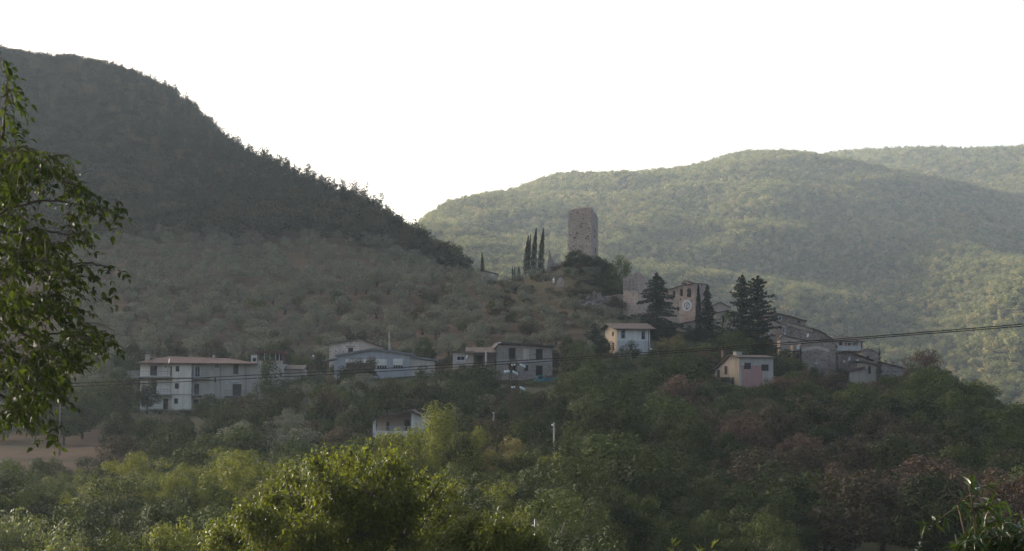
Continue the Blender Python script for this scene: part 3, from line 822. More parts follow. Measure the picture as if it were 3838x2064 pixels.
h.rail(495, 530, 1391, 1411, -1.4, FR_WHITE, None, 8)
h.box_part('lintel', FR_WHITE, 866, 894, 1425, 1431, -.02, .06)
h.box_part('wall_lamp', WHITE, 846, 849, 1430, 1439, -.1, .06)
# roof terrace with reddish pergola
pr = h.part('pergola', MB().box(h.L(952), h.L(1063), .6, 6, h.Z(1323), h.Z(1315)), REDWOOD)
h.part('post', MB().box(h.L(1052), h.L(1064), .7, 1.2, h.Z(1362), h.Z(1323.5)), REDWOOD, pr)
h.part('post', MB().box(h.L(960), h.L(964), .7, 1.0, h.Z(1362), h.Z(1323.5)), REDWOOD, pr)
h.part('glazing', MB().box(h.L(965), h.L(1051), 1.2, 1.3, h.Z(1352), h.Z(1323.5)), GLASS, pr)
for xm in (985, 1005, 1027, 1040): h.part('mullion', MB().box(h.L(xm), h.L(xm + 2.5), 1.1, 1.19, h.Z(1352), h.Z(1323.5)), FR_WHITE, pr)
h.box_part('parapet', PL_TAN, 963, 1057, 1351, 1363, .5, .75)
h.box_part('chimney', PL_WHITE, 936, 962, 1331, 1362, .9, 2.0)
h.box_part('chimney_vent', VOID, 942, 955, 1341, 1354, .86, .897)
h.box_part('chimney_cap', CONCRETE, 934, 964, 1329, 1331, .8, 2.1)
keep(500, 735, 1325, 1540, D); keep(735, 970, 1325, 1478, D); keep(930, 1066, 1310, 1365, D)
dish('satellite_dish', 'tall white satellite dish at the eave of the long apartment block', 633.5, 1352, D - 1.6, 20, (-.93, -.3, .2))
a = empty('tv_aerial', at(785, 1331, D + 4.5), 0, 'thin comb shaped television aerial above the ridge of the apartment block', 'aerial')
MB().tube([(0, 0, -.8), (0, 0, .35)], .03).build('mast', METAL, a)
mm = MB(); mm.tube([(-.9, 0, .3), (.9, 0, .35)], .02)
for k in range(9): mm.tube([(-.8 + .2 * k, -.25, .31), (-.8 + .2 * k, .25, .31)], .012)
mm.build('aerial_bar', METAL, a)
# little tiled annexe right of the block
h = House('tiled_annexe', 'low annexe with a short brown tile roof at the right end of the apartment block', 'building', D + 3, 1060, 1136, 1420, 0, None, 6)
h.eave_house(PL_TAN, 1386, h.Z(1371), 3.5, h.Z(1388), 7, [], TILE_OLD, over=.25)
keep(1060, 1138, 1368, 1396, D)
# ------------------------------------------------------------------ pale stone barn and blue shed
def r8(a, b, c, d, k):
    (x0, y0), (x1, y1) = C8(a, c), C8(b, d); return (x0, x1, y0, y1, k)
D = 395
h = House('stone_barn', 'barn with pale block left wall and plastered right part under a lopsided brown roof', 'barn', D, 1234, 1440, 1400, 0, None, 4)
top = [C8(206, 150), C8(482, 104), C8(706, 180)]
h.profile_walls(BRICK_PALE, top, 8, [r8(378, 424, 174, 228, 'dark')])
x0_, x1_ = C8(481, 0)[0], C8(704, 0)[0]
m = MB(); T = h.P([C8(481, 108), C8(704, 183)])
m.prism([(T[0][0], -4), (T[1][0], -4), T[1], T[0]], 'y', -.06, -.003)
h.part('plaster_skin', m, PL_PEACH)
h.profile_roof(TILE_OLD, [C8(206, 150), C8(482, 104), C8(706, 180)], 8, .2, .5, ends=.9)
h.part('lintel', MB().box(h.L(C8(360, 0)[0]), h.L(C8(442, 0)[0]), -.05, .1, h.Z(C8(0, 173)[1]), h.Z(C8(0, 168)[1])), SHUT_BROWN)
keep(1225, 1445, 1270, 1340, D)
D = 375
h = House('blue_grey_shed', 'wide blue grey shed with low gable and white band before the pale barn', 'shed', D, 1264, 1537, 1425, 0, None, 5)
top = [C8(280, 258), C8(612, 198), C8(950, 244)]
h.profile_walls(PL_BLUEGREY, top, 14, [r8(645, 732, 342, 375, 'glass'), r8(795, 880, 340, 372, 'glass'), r8(360, 560, 320, 375, 'glass')])
h.profile_roof(SHEET_GREY, top, 14, .3, .5, ends=.3)
def band(a, b, c, d, mat, y0=-.08, y1=-.003, nm='band'):
    (x0, y0_), (x1, y1_) = C8(a, c), C8(b, d); return h.box_part(nm, mat, x0, x1, y0_, y1_, y0, y1)
band(356, 735, 284, 316, PL_WHITE); band(791, 880, 280, 311, PL_WHITE)
band(645, 735, 318, 340, PL_WHITE); band(791, 880, 313, 338, PL_WHITE)
band(296, 354, 296, 372, PL_BLUEGREY, -.14, -.003, 'pillar'); band(737, 789, 290, 400, PL_BLUEGREY, -.14, -.003, 'pillar'); band(882, 945, 288, 400, PL_BLUEGREY, -.14, -.003, 'pillar')
for a_, b_ in ((645, 732), (795, 880)):
    for k in range(1, 4):
        xm = a_ + (b_ - a_) * k / 4; band(xm - 2, xm + 2, 343, 370, FR_WHITE, .02, .09, 'mullion')
x0_, y0_ = C8(950, 275); x1_, y1_ = C8(1195, 303)
m = MB(); T = h.P([C8(951, 268), C8(1195, 300)])
m.prism([T[0], T[1], (T[1][0], T[1][1] + .28), (T[0][0], T[0][1] + .28)], 'y', -.3, 9); h.part('lean_to_roof', m, SHEET_GREY)
m = MB(); m.prism([(T[0][0], -5), (T[1][0] - .6, -5), (T[1][0] - .6, T[1][1] - .05), (T[0][0], T[0][1] - .005)], 'y', .1, 8); h.part('lean_to_wall', m, PL_GREY)
m = MB(); T = h.P([C8(140, 302), C8(279, 284)])
m.prism([T[0], T[1], (T[1][0], T[1][1] + .2), (T[0][0], T[0][1] + .2)], 'y', -.3, 9); h.part('lean_to_roof', m, SHEET_GREY)
m = MB(); m.prism([(T[0][0] + 2, -5), (T[1][0], -5), (T[1][0], T[1][1] - .005), (T[0][0] + 2, T[0][1] + .2)], 'y', .1, 8); h.part('lean_to_wall', m, PL_BLUEGREY)
keep(1240, 1640, 1300, 1372, D); keep(1405, 1540, 1300, 1395, D)
# ------------------------------------------------------------------ low house with dish, unfinished house, truck
D = 378
h = House('low_house', 'low cream house with white window and tiled porch roof left of the unfinished house', 'house', D, 1697, 1858, 1385, 0, None, 5)
top = [C8(1342, 224), C8(1462, 220), C8(1530, 222)]
h.profile_walls(PL_PEACH, top, 8, [r8(1378, 1452, 256, 296, 'white')])
h.profile_roof(TILE_BROWN, top, 8, .22, .5, ends=.3)
pr_ = MB(); T0, T1 = h.P([C8(1455, 208), C8(1735, 226)])
pr_.prism([(-1.2, -.12), (4, .85), (4, 1.05), (-1.2, .08)], 'x', T0[0], T1[0])
o = h.part('porch_roof', pr_, TILE_BROWN); o.location.z = T1[1]
m = MB(); m.box(h.L(C8(1531, 0)[0]), T1[0] - .1, 2.2, 7.5, -5, T1[1] + .45); h.part('porch_wall', m, PL_TAN)
for xp in (1560, 1726):
    h.box_part('porch_post', RUST, C8(xp, 0)[0], C8(xp + 5, 0)[0], C8(0, 226)[1], 1385, -.9, -.75)
band(1550, 1620, 250, 330, VOID, 2.1, 2.19, 'doorway')
keep(1690, 1860, 1300, 1352, D)
dish('satellite_dish', 'white satellite dish hung beside the white window of the low cream house', C8(1470, 262)[0], C8(0, 262)[1], D - .8, 16, (-.9, -.4, .25))
D = 378
h = House('unfinished_house', 'two storey bare block house with empty dark door openings and thin flat roof', 'house', D, 1861, 2071, 1412, 6, None, 3)
lst = [r8(1856, 1920, 166, 282, 'void'), r8(2107, 2170, 190, 300, 'void'), r8(1856, 1922, 330, 402, 'void'), r8(2107, 2170, 342, 436, 'void'), r8(2000, 2036, 340, 392, 'void')]
h.profile_walls(PL_BLOCK, [C8(1745, 160), C8(1985, 158), C8(2258, 180)], 9, lst)
m = MB(); T = h.P([C8(1745, 292), C8(2258, 318)])
m.box(T[0][0] - .02, T[1][0] + .02, -.05, -.002, T[1][1], T[0][1] + .1); h.part('floor_band', m, CONCRETE)
band(1990, 2040, 188, 282, PL_PEACH, -.05, -.003, 'bricked_up_door')
m = MB(); T = h.P([C8(1775, 140), C8(2000, 154), C8(2290, 172)]); lo_ = h.P([C8(1728, 194)])[0]
m.prism([(T[0][0], T[0][1]), (T[1][0], T[1][1]), (T[2][0], T[2][1]), (T[2][0], T[2][1] + .24), (T[1][0], T[1][1] + .24), (T[0][0], T[0][1] + .28)], 'y', -.6, 9.6)
h.part('roof', m, SLAB_DARK)
m = MB(); m.prism([lo_, (T[0][0] - .003, T[0][1]), (T[0][0] - .003, T[0][1] + .26), (lo_[0] - .1, lo_[1] + .2)], 'y', -.4, 9.4); h.part('roof', m, SLAB_DARK)
m = MB(); m.face([(h.L(1857), .01, h.Z(1310)), (h.L(1872), .01, h.Z(1296)), (h.L(1861), .01, h.Z(1296))]); 
keep(1858, 2075, 1280, 1412, D)
l = empty('roof_lamp', at(*C8(1785, 137), D - .8), 0, 'small white lamp on a bent arm at the roof corner of the unfinished house', 'lamp')
MB().tube([(.6, .9, -.35), (.3, .3, .1), (-.1, 0, .12)], .045).build('lamp_arm', METAL, l)
MB().lathe([(.06, -.06), (.16, -.04), (.13, .08), (.03, .12)], (-.15, 0, .08), 10).build('lamp_head', WHITE, l, True)
# truck, nose to the left
D = 371
sc = D / F
t = empty('truck', at(C8(2188, 0)[0], C8(0, 506)[1], D), math.radians(4), 'small teal flatbed truck parked in front of the unfinished house', 'truck')
tx = lambda v: (v - 2188) * .40761 * sc
tz = lambda v: (506 - v) * .40761 * sc
cabp = [(2092, 494), (2092, 478), (2104, 468), (2116, 466), (2124, 436), (2132, 432), (2170, 432), (2177, 440), (2177, 494)]
MB().prism([(tx(a), tz(b)) for a, b in reversed(cabp)], 'y', -.85, .85).build('cab', TEAL, t)
ws = MB(); a_, b_ = (tx(2115.2), tz(464)), (tx(2123.2), tz(437.5))
ws.face([(a_[0] - .03, -.72, a_[1]), (b_[0] - .03, -.72, b_[1]), (b_[0] - .03, .72, b_[1]), (a_[0] - .03, .72, a_[1])])
GL_SKY = plain("windscreen_glass", (0.5, 0.55, 0.58), 0.05, 0.9, 0.02)
ws.build('windscreen', GL_SKY, t)
MB().prism([(tx(a), tz(b)) for a, b in [(2128, 464), (2133, 442), (2164, 442), (2164, 464)]], 'y', -.87, -.855).build('side_window', GLASS, t)
MB().box(tx(2176), tx(2192), -.8, .8, tz(502), tz(486)).build('chassis', BLACK, t)
bed = MB().box(tx(2182), tx(2350), -.9, .9, tz(486), tz(482)).build('cargo_bed', TEAL, t)
MB().box(tx(2182), tx(2284), .84, .9, tz(481.8), tz(456)).build('side_board', TEAL, bed)
MB().box(tx(2182), tx(2187), -.84, .83, tz(481.8), tz(452)).build('head_board', TEAL, bed)
rr = MB()
for xq in (2190, 2240, 2290, 2345): rr.tube([(tx(xq), -.86, tz(482)), (tx(xq), -.86, tz(468))], .03)
rr.tube([(tx(2188), -.86, tz(474)), (tx(2350), -.86, tz(478))], .03)
rr.build('rail', TEAL, bed)
for xq in (2116, 2268):
    for sy in (-.8, .62):
        wv = MB().lathe([(.16, 0), (.36, .01), (.36, .18), (.16, .19)], (tx(xq), sy, tz(506) + .34), 16, 'y').build('wheel', RUBBER, t, True)
        MB().lathe([(.05, 0), (.17, .005), (.15, .02)], (tx(xq), sy - .022, tz(506) + .34), 12, 'y').build('rim', METAL, wv, True)
MB().box(tx(2088), tx(2091.8), -.8, .8, tz(494), tz(488)).build('bumper', METAL, t)
for sy in (-.6, .6): MB().lathe([(.11, 0), (.1, .03), (.02, .05)], (0, 0, 0), 10).build('headlight', GL_SKY, t).matrix_local = Matrix.Translation((tx(2092) - .01, sy, tz(480))) @ Matrix.Rotation(-math.pi / 2, 4, 'Y')
keep(2000, 2090, 1400, 1440, D)
# ------------------------------------------------------------------ small villa below the shed
D = 270
h = House('villa', 'small villa with recessed loggia and curved gable roof behind the sunlit trees', 'house', D, 1398, 1625, 1640, 0, None, 6)
top = [C8(600, 842), C8(968, 762), C8(1000, 790), C8(1060, 808), C8(1165, 828)]
m = MB(); T = h.P([C8(958, 768), C8(1000, 794), C8(1060, 812), C8(1150, 828)])
m.prism([(T[0][0], -6), (T[-1][0], -6)] + list(reversed(T)), 'y', 0, 8); h.part('wall', m, PL_WHITE)
m = MB(); T = h.P([C8(634, 838), C8(956, 768)])
m.prism([(T[0][0], -6), (T[1][0], -6), T[1], T[0]], 'y', 2.4, 8); h.part('loggia_wall', m, PL_PEACH)
band(606, 633, 845, 1000, PL_WHITE, 0, .5, 'pillar')
band(634, 956, 945, 1010, PL_WHITE, .05, 2.38, 'loggia_floor')
h.rail(C8(640, 0)[0], C8(955, 0)[0], C8(0, 905)[1], C8(0, 945)[1], .15, FR_WHITE, None, 12)
band(722, 748, 862, 944, VOID, 2.3, 2.39, 'doorway'); band(890, 940, 838, 944, VOID, 2.3, 2.39, 'doorway')
h.profile_roof(TILE_BROWN, top, 8, .2, .7, ends=.6)
keep(1385, 1600, 1534, 1600, D)
# ------------------------------------------------------------------ white house
def r5(a, b, c, d, k):
    (x0, y0), (x1, y1) = C5(a, c), C5(b, d); return (x0, x1, y0, y1, k)
D = 398
h = House('white_house', 'tall white house with two slate shuttered upper windows, tan side wall and thin tiled roof', 'house', D, 2313, 2438, 1345, 12, None, 6)
h.eave_house(PL_WHITE, 1231, h.Z(1231) + 1.0, 5.2, h.Z(1228), 8.6, [r5(217, 260, 710, 795, 'white'), r5(430, 472, 718, 805, 'white'), r5(302, 342, 865, 935, 'white')], TILE_BROWN, side=PL_TAN, over=.9)
for q in (r5(219, 258, 712, 793, ''), r5(432, 470, 720, 803, '')):
    hh = h.holes([q])[0]; hm_ = (hh[2] + hh[3]) / 2
    m = MB()
    for k in range(5): m.box(hh[0] + .06, hh[1] - .06, .06, .09, hh[2] + k * .13, hh[2] + k * .13 + .09)
    h.part('half_shutter', m, SHUT_BROWN)
band_z = C5(0, 822)[1]
m = MB().box(-.01, h.W + .01, -.04, -.002, h.Z(1345) - 5, h.Z(band_z)); 
zz = [q for q in h.holes([r5(302, 342, 865, 935, '')])][0]
m = MB(); h.front(m, -.01, h.W + .01, -5, h.Z(band_z), [zz], -.025, .02); h.part('lower_band', m, PL_DIM)
h.box_part('drainpipe', SHUT_BROWN, C5(503, 0)[0], C5(508, 0)[0], 1232, 1345, -.12, -.03)
m = MB()
for (yy, z0_, z1_) in ((2.2, 1.6, 3.0), (5.2, 1.7, 3.0), (2.4, 4.2, 5.0)):
    h.part('side_window', MB().box(-.04, -.003, yy, yy + .9, z0_, z1_), GLASS)
keep(2288, 2450, 1212, 1310, D)
# ------------------------------------------------------------------ pink house
D = 372
h = House('pink_house', 'two storey house with patchy pink plaster, brown shutters and bare gable wall among the trees', 'house', D, 2771, 2908, 1440, 30, None, 8)
lst = [r5(1495, 1575, 1050, 1116, 'shutter'), r5(1690, 1771, 1066, 1132, 'shutter')]
h.eave_house(PL_GREY, 1340, h.Z(1340) + .35, 2.6, h.Z(1340) - 2.1, 7.0, lst, TILE_BROWN, side=PL_TAN, over=.35)
m = MB(); H = h.holes(lst)
h.front(m, h.L(C5(1468, 0)[0]), h.L(C5(1702, 0)[0]), -6, h.Z(C5(0, 1078)[1]), [(a, b, c, min(e, h.Z(C5(0, 1078)[1])), k) for a, b, c, e, k in H], -.02, .015); h.part('pink_render', m, PL_PINK)
m = MB(); m.box(h.L(C5(1470, 0)[0]), h.L(C5(1500, 0)[0]), -.03, -.003, h.Z(C5(0, 1078)[1]) + .003, h.Z(C5(0, 1050)[1])); h.part('pale_patch', m, PL_PEACH)
for (yy, z0_, w_, hh_) in ((5.6, 2.2, .8, 1.3), (3.4, 2.7, .8, 1.4), (1.4, .9, .8, 1.3)):
    h.part('side_window', MB().box(-.05, -.003, yy, yy + w_, z0_ - 1, z0_ + hh_ - 1), SHUT_BROWN)
h.chimney(TILE_RED, C5(1360, 0)[0], C5(1388, 0)[0], C5(0, 922)[1], C5(0, 965)[1], 2.4, .6)
h.chimney(PL_GREY, C5(1512, 0)[0], C5(1578, 0)[0], C5(0, 935)[1], C5(0, 985)[1], 2.6, .9, CONCRETE)
m = MB().box(-3.4, -.01, 2.6, 5.6, h.Z(C5(0, 1200)[1]) - .12, h.Z(C5(0, 1200)[1]))
c_ = h.part('canopy', m, RUST)
m = MB()
for q in ((-3.3, 2.7), (-3.3, 5.5)): m.box(q[0], q[0] + .12, q[1], q[1] + .12, -3, h.Z(C5(0, 1200)[1]) - .123)
h.part('canopy_post', m, RUST, c_)
keep(2675, 2912, 1320, 1400, D); keep(2680, 2790, 1320, 1440, D)
# ------------------------------------------------------------------ keep tower
D = 505
s_ = D / F
tw = empty('stone_tower', at(2131, 985, D), 0, 'tall square medieval stone tower with overgrown rounded top on the hill crest', 'tower')
XX = lambda x: (x - 2131) * s_
ZZ = lambda y: (985 - y) * s_
xl, xc_, xr = XX(2131), XX(2217), XX(2243.5)
pl = [(xl, 0.8), (xc_, -1.0), (xr, 3.8), (xl + 1.8, 6.0)]
zt = [ZZ(789), ZZ(779), ZZ(807), ZZ(795)]
m = MB(); n = 4
zb0, sub = -3.0, 8
# walls with slightly uneven upper course
rt = random.Random(5)
ring_top = []
for k in range(4):
    a, b = pl[k], pl[(k + 1) % 4]
    for j in range(sub):
        f_ = j / sub
        arch = math.sin(math.pi * f_) * (1.55 if k == 0 else .55 if k == 1 else .8) * (0.75 if k == 0 else .8)
        ring_top.append((a[0] + (b[0] - a[0]) * f_, a[1] + (b[1] - a[1]) * f_, zt[k] + (zt[(k + 1) % 4] - zt[k]) * f_ + arch * .16 + rt.uniform(-.12, .12)))
nn = len(ring_top)
for k in range(nn):
    p, q = ring_top[k], ring_top[(k + 1) % nn]
    m.face([(p[0], p[1], zb0), (q[0], q[1], zb0), q, p])
tw_w = m.build('wall', ST_PINKISH, tw)
m = MB(); cx_, cy_ = XX(2172), 2.6
r1 = [(p[0] * .62 + cx_ * .38, p[1] * .62 + cy_ * .38, p[2] * .62 + ZZ(771) * .38 + .12) for p in ring_top]
for k in range(nn):
    k2 = (k + 1) % nn; m.face([ring_top[k], ring_top[k2], r1[k2], r1[k]]); m.face([r1[k], r1[k2], (cx_, cy_, ZZ(770))])
MOSS = plaster("mossy_rubble", (0.2, 0.17, 0.12), (0.1, 0.095, 0.06), 0.6)
m.build('rubble_top', MOSS, tw)
def on_wall(k, f0, f1, y0, y1, nm, mat, out=.03):
    a, b = Vector((*pl[k], 0)), Vector((*pl[(k + 1) % 4], 0)); dr = (b - a).normalized(); nr = Vector((dr.y, -dr.x, 0))
    p, q = a.lerp(b, f0), a.lerp(b, f1); m = MB()
    z0_, z1_ = ZZ(y1), ZZ(y0)
    P = [p + nr * out, q + nr * out, q - nr * .2, p - nr * .2]
    m.prism([(v.x, v.y) for v in P], 'z', z0_, z1_); m.build(nm, mat, tw)
CT = crop(2040, 740, .17329)
for (xa, xb, ya, yb) in ((632, 688, 855, 876), (885, 920, 865, 893), (690, 722, 752, 778), (800, 815, 612, 640), (672, 700, 798, 810), (822, 846, 780, 797), (920, 960, 826, 846), (880, 925, 555, 565), (800, 850, 553, 562)):
    (a_, c_), (b_, d_) = CT(xa, ya), CT(xb, yb)
    on_wall(0, (a_ - 2131) / 86, (b_ - 2131) / 86, c_, d_, 'putlog_hole', VOID, .012)
for (xa, xb, ya, yb) in ((1112, 1128, 1075, 1190), (1095, 1110, 675, 735), (1085, 1110, 812, 850)):
    (a_, c_), (b_, d_) = CT(xa, ya), CT(xb, yb)
    on_wall(1, (a_ - 2217) / 26.5, (b_ - 2217) / 26.5, c_, d_, 'arrow_slit', VOID, .012)
# castle wall fragments beside the cypresses
def slab(name, label, cat, d, pts, thick, mat, yaw=0, jag=.0):
    x0, y0 = pts[0]; o = empty(name, at(x0, y0, d), math.radians(yaw), label, cat); k = d / F / math.cos(math.radians(yaw))
    poly = [((x - x0) * k, -(y - y0) * d / F) for x, y in pts]
    MB().prism(poly, 'y', -thick / 2, thick / 2).build('masonry', mat, o)
    return o
slab('ruined_wall', 'jagged pinnacle of ruined castle wall between the cypresses and the tower', 'ruin', 506,
     [C4(962, 830), C4(1130, 830), C4(1110, 760), C4(1085, 752), C4(1070, 735), C4(1055, 742), C4(1045, 720), C4(1035, 722), C4(1028, 695), C4(1018, 690), C4(1012, 655), C4(1005, 650), C4(1005, 612), C4(998, 604), C4(988, 610), C4(988, 640), C4(978, 650), C4(986, 668), C4(984, 690)], 1.6, ST_GREY)
keep(2048, 2100, 935, 1010, 506)
slab('ruined_wall', 'rounded stub of pinkish masonry beside the white statue below the cypresses', 'ruin', 470,
     [C4(1078, 985), C4(1146, 985), C4(1146, 930), C4(1136, 900), C4(1118, 882), C4(1098, 884), C4(1086, 900), C4(1080, 940)], 1.4, ST_PINKISH)
keep(2085, 2118, 1035, 1076, 470); keep(2068, 2080, 1042, 1070, 470)
slab('retaining_wall', 'low grey dry stone retaining wall left of the ruined tower stump', 'wall', 455,
     [C4(1500, 1175), C4(1770, 1170), C4(1770, 1062), C4(1700, 1058), C4(1640, 1075), C4(1560, 1078), C4(1510, 1110)], 1.2, ST_GREY)
keep(2260, 2340, 1105, 1140, 455)
o = empty('rock_outcrop', at(*C4(1445, 1155), 452), 0, 'pale grey rock outcrop on the slope below the bushes under the tower', 'rock')
m = MB(); nx_, nz_ = 46, 16
px_k = [-5, -3.8, -2.6, -1.6, -.4, .5, 1.3, 2.1, 3.0, 4.2, 5.6, 7.4]; pz_k = [-.9, 1.2, .9, 2.0, 2.6, 3.3, 2.7, 2.9, 1.3, 1.0, .3, -.6]
gxk = np.linspace(-5, 7.4, nx_)
for a in range(nx_):
    zt_ = np.interp(gxk[a], px_k, pz_k)
    for b in range(nz_):
        f_ = b / (nz_ - 1); X_ = np.array([gxk[a]]); Z_ = -1.8 + (zt_ + 1.8) * f_
        rough = .75 * vnoise(X_ * 1.0, np.array([Z_ * 1.1]), .8, 61)[0] + .35 * vnoise(X_, np.array([Z_ * .7]), .33, 62)[0]
        m.v.append((gxk[a] + .22 * vnoise(X_ + 9, np.array([Z_]), .5, 63)[0], -1.6 + 2.4 * f_ + rough, Z_ + .28 * vnoise(X_, np.array([Z_ + 5]), .45, 64)[0] * (b > 0)))
for b in range(nz_): pass
base_n = len(m.v)
for a in range(nx_):
    top_ = m.v[a * nz_ + nz_ - 1]; m.v.append((top_[0], 3.2, top_[2] - .8)); m.v.append((top_[0], 3.4, -2.0))
for a in range(nx_ - 1):
    for b in range(nz_ - 1): m.f.append((a*nz_ + b, (a+1)*nz_ + b, (a+1)*nz_ + b + 1, a*nz_ + b + 1))
    t0, t1 = base_n + 2 * a, base_n + 2 * (a + 1)
    m.f.append((a*nz_ + nz_ - 1, (a+1)*nz_ + nz_ - 1, t1, t0)); m.f.append((t0, t1, t1 + 1, t0 + 1))
o.scale = (.72, .8, .78)
m.build('rock_face', plaster("limestone", (0.27, 0.225, 0.195), (0.12, 0.1, 0.085), 0.8), o)
keep(2185, 2275, 1096, 1138, 452)
# white statue
st_ = empty('statue', at(*C4(1040, 955), 468), 0, 'small white statue of a robed figure on a stone pedestal beside the masonry stub', 'statue')
MB().box(-.55, .55, -.5, .5, -1.2, .62).build('pedestal', ST_GREY, st_)
MB().lathe([(.34, .63), (.40, .75), (.33, 1.3), (.36, 1.75), (.40, 2.05), (.27, 2.3), (.12, 2.38), (.10, 2.44), (.17, 2.52), (.19, 2.66), (.14, 2.82), (.03, 2.88)], n=14).build('robed_figure', WHITE, st_, True)
m = MB()
for sx in (-1, 1): m.tube([(sx * .36, 0, 2.1), (sx * .45, -.12, 1.8), (sx * .22, -.34, 1.72)], [.1, .09, .06], 8)
m.build('arms', WHITE, st_, True)
st_.scale = (.5, .5, .5)
# slanted low hut roof at the left of the crest
h = House('hut', 'low grey hut with slanting dark roof on the crest beside the lone cypress', 'hut', 520, C4(290, 0)[0], C4(455, 0)[0], C4(0, 900)[1], 0, None, 4)
h.profile_walls(PL_GREY, [C4(290, 818), C4(455, 852)], 6, [])
h.profile_roof(SLAB_DARK, [C4(290, 818), C4(455, 852)], 6, .2, .3)
m = MB().box(h.L(C4(362, 0)[0]), h.L(C4(420, 0)[0]), -.05, -.003, h.Z(C4(0, 866)[1]), h.Z(C4(0, 848)[1])); h.part('pale_panel', m, PL_WHITE)
keep(C4(300, 0)[0], C4(450, 0)[0], C4(0, 815)[1], C4(0, 862)[1], 520)
# ------------------------------------------------------------------ ruined tower stump
D = 450
o = empty('ruined_tower', at(*C5(238, 640), D), 0, 'broken stone tower stump with ragged top beside the big dark cedar', 'ruin')
k = D / F * .36092
gx = lambda x: (x - 238) * k
gz = lambda y: (640 - y) * k
m = MB()
topL = [(238, 165), (262, 158), (290, 150), (318, 146), (340, 142), (352, 118), (368, 112), (385, 108)]
topR = [(385, 108), (405, 112), (425, 118), (434, 140), (455, 150), (480, 158), (510, 172)]
def yl(x): return (x - 238) / (385 - 238) * -1.5
def yr_(x): return -1.5 + (x - 385) / (510 - 385) * 5.0
ra = random.Random(4)
fr_ = [(gx(x), yl(x), gz(y)) for x, y in topL] + [(gx(x), yr_(x), gz(y)) for x, y in topR[1:]]
for i in range(len(fr_) - 1):
    p, q = fr_[i], fr_[i + 1]
    m.face([(p[0], p[1], -4), (q[0], q[1], -4), q, p])
bk = [(p[0] * .92 + .6, p[1] + 1.5 + (2.5 if i < 8 else .5), p[2] - ra.uniform(.1, .7)) for i, p in enumerate(fr_)]
for i in range(len(fr_) - 1): m.face([fr_[i], fr_[i+1], bk[i+1], bk[i]]); m.face([(bk[i][0], bk[i][1], -4), bk[i], bk[i+1], (bk[i+1][0], bk[i+1][1], -4)])
m.face([(fr_[0][0], fr_[0][1], -4), fr_[0], bk[0], (bk[0][0], bk[0][1], -4)])
m.face([(fr_[-1][0], fr_[-1][1], -4), (bk[-1][0], bk[-1][1], -4), bk[-1], fr_[-1]])
m.build('masonry', ST_PINKISH, o)
# smoother grey render left on the upper part, with its lower edge broken away
m = MB(); low = [(240, 290), (258, 305), (275, 298), (300, 312), (322, 300), (345, 318), (368, 300), (384, 310)]
P = [(gx(x), gz(y)) for x, y in low] + [(gx(x), gz(y) - .05) for x, y in reversed(topL)]
i0 = len(m.v)
m.face([(p[0], (p[0] / k) / 147 * -1.5 - .04, p[1]) for p in P]); m.build('old_render', ST_GREY, o)
keep(2337, 2390, 1025, 1195, D)
# ------------------------------------------------------------------ church with clock
D = 436
yaw = -36
h = House('church', 'reddish stone church front with sloping top, four bell arches and a big white clock', 'church', D + 4.5, C5(668, 0)[0], C5(968, 0)[0], C5(0, 690)[1], yaw, None, 4)
CC = crop(2470, 1040, .13721)
top = [CC(95, 385), CC(350, 318), CC(560, 258), CC(935, 196)]
def arch(x0, x1, y0, y1, n=7):
    "arched outline as photo points"
    r = (x1 - x0) / 2; c = (x0 + x1) / 2; ry = min(r * 1.15, (y1 - y0) * .45)
    return [(x0, y1)] + [(c - r * math.cos(math.pi * j / n), y0 + ry - ry * math.sin(math.pi * j / n)) for j in range(n + 1)] + [(x1, y1)]
def wall_with_arches(mb, T, zlo, arches, y):
    "front face split in vertical strips between arches; spandrels follow the arch"
    xs = [T[0][0]] + [v for a in arches for v in (a[0][0], a[-1][0])] + [T[-1][0]]
    def tz_(x):
        for i in range(len(T) - 1):
            if T[i][0] - 1e-6 <= x <= T[i+1][0] + 1e-6: return T[i][1] + (T[i+1][1] - T[i][1]) * (x - T[i][0]) / (T[i+1][0] - T[i][0])
        return T[-1][1]
    def strip(a, b, lo):
        inner = [p for p in T if a + 1e-6 < p[0] < b - 1e-6]
        mb.face([(a, y, lo), (b, y, lo), (b, y, tz_(b))] + [(p[0], y, p[1]) for p in reversed(inner)] + [(a, y, tz_(a))])
    for i in range(0, len(xs), 2): strip(xs[i], xs[i+1], zlo)
    for a in arches:
        A = a; x0, x1 = A[0][0], A[-1][0]
        mb.face([(x0, y, zlo), (x1, y, zlo), (x1, y, A[-1][1]), (x0, y, A[0][1])])
        for j in range(1, len(A) - 2):
            p, q = A[j], A[j + 1]
            if q[0] - p[0] > 1e-6: mb.face([(p[0], y, p[1]), (q[0], y, q[1]), (q[0], y, tz_(q[0])), (p[0], y, tz_(p[0]))])
        for j in range(len(A) - 1): mb.face([(A[j][0], y, A[j][1]), (A[j][0], y + .7, A[j][1]), (A[j+1][0], y + .7, A[j+1][1]), (A[j+1][0], y, A[j+1][1])])
        mb.face([(x0, y, A[0][1]), (x1, y, A[0][1]), (x1, y + .7, A[0][1]), (x0, y + .7, A[0][1])])
AR = [arch(*[CC(205, 0)[0], CC(268, 0)[0], CC(0, 420)[1], CC(0, 555)[1]]), arch(CC(365, 0)[0], CC(428, 0)[0], CC(0, 362)[1], CC(0, 525)[1]),
      arch(CC(550, 0)[0], CC(630, 0)[0], CC(0, 318)[1], CC(0, 510)[1]), arch(CC(732, 0)[0], CC(838, 0)[0], CC(0, 308)[1], CC(0, 560)[1])]
ARL = [h.P(a) for a in AR]; TL = h.P(top)
m = MB(); wall_with_arches(m, TL, -4, ARL, 0)
a_, b_ = TL[0], TL[-1]; dep = 4.2
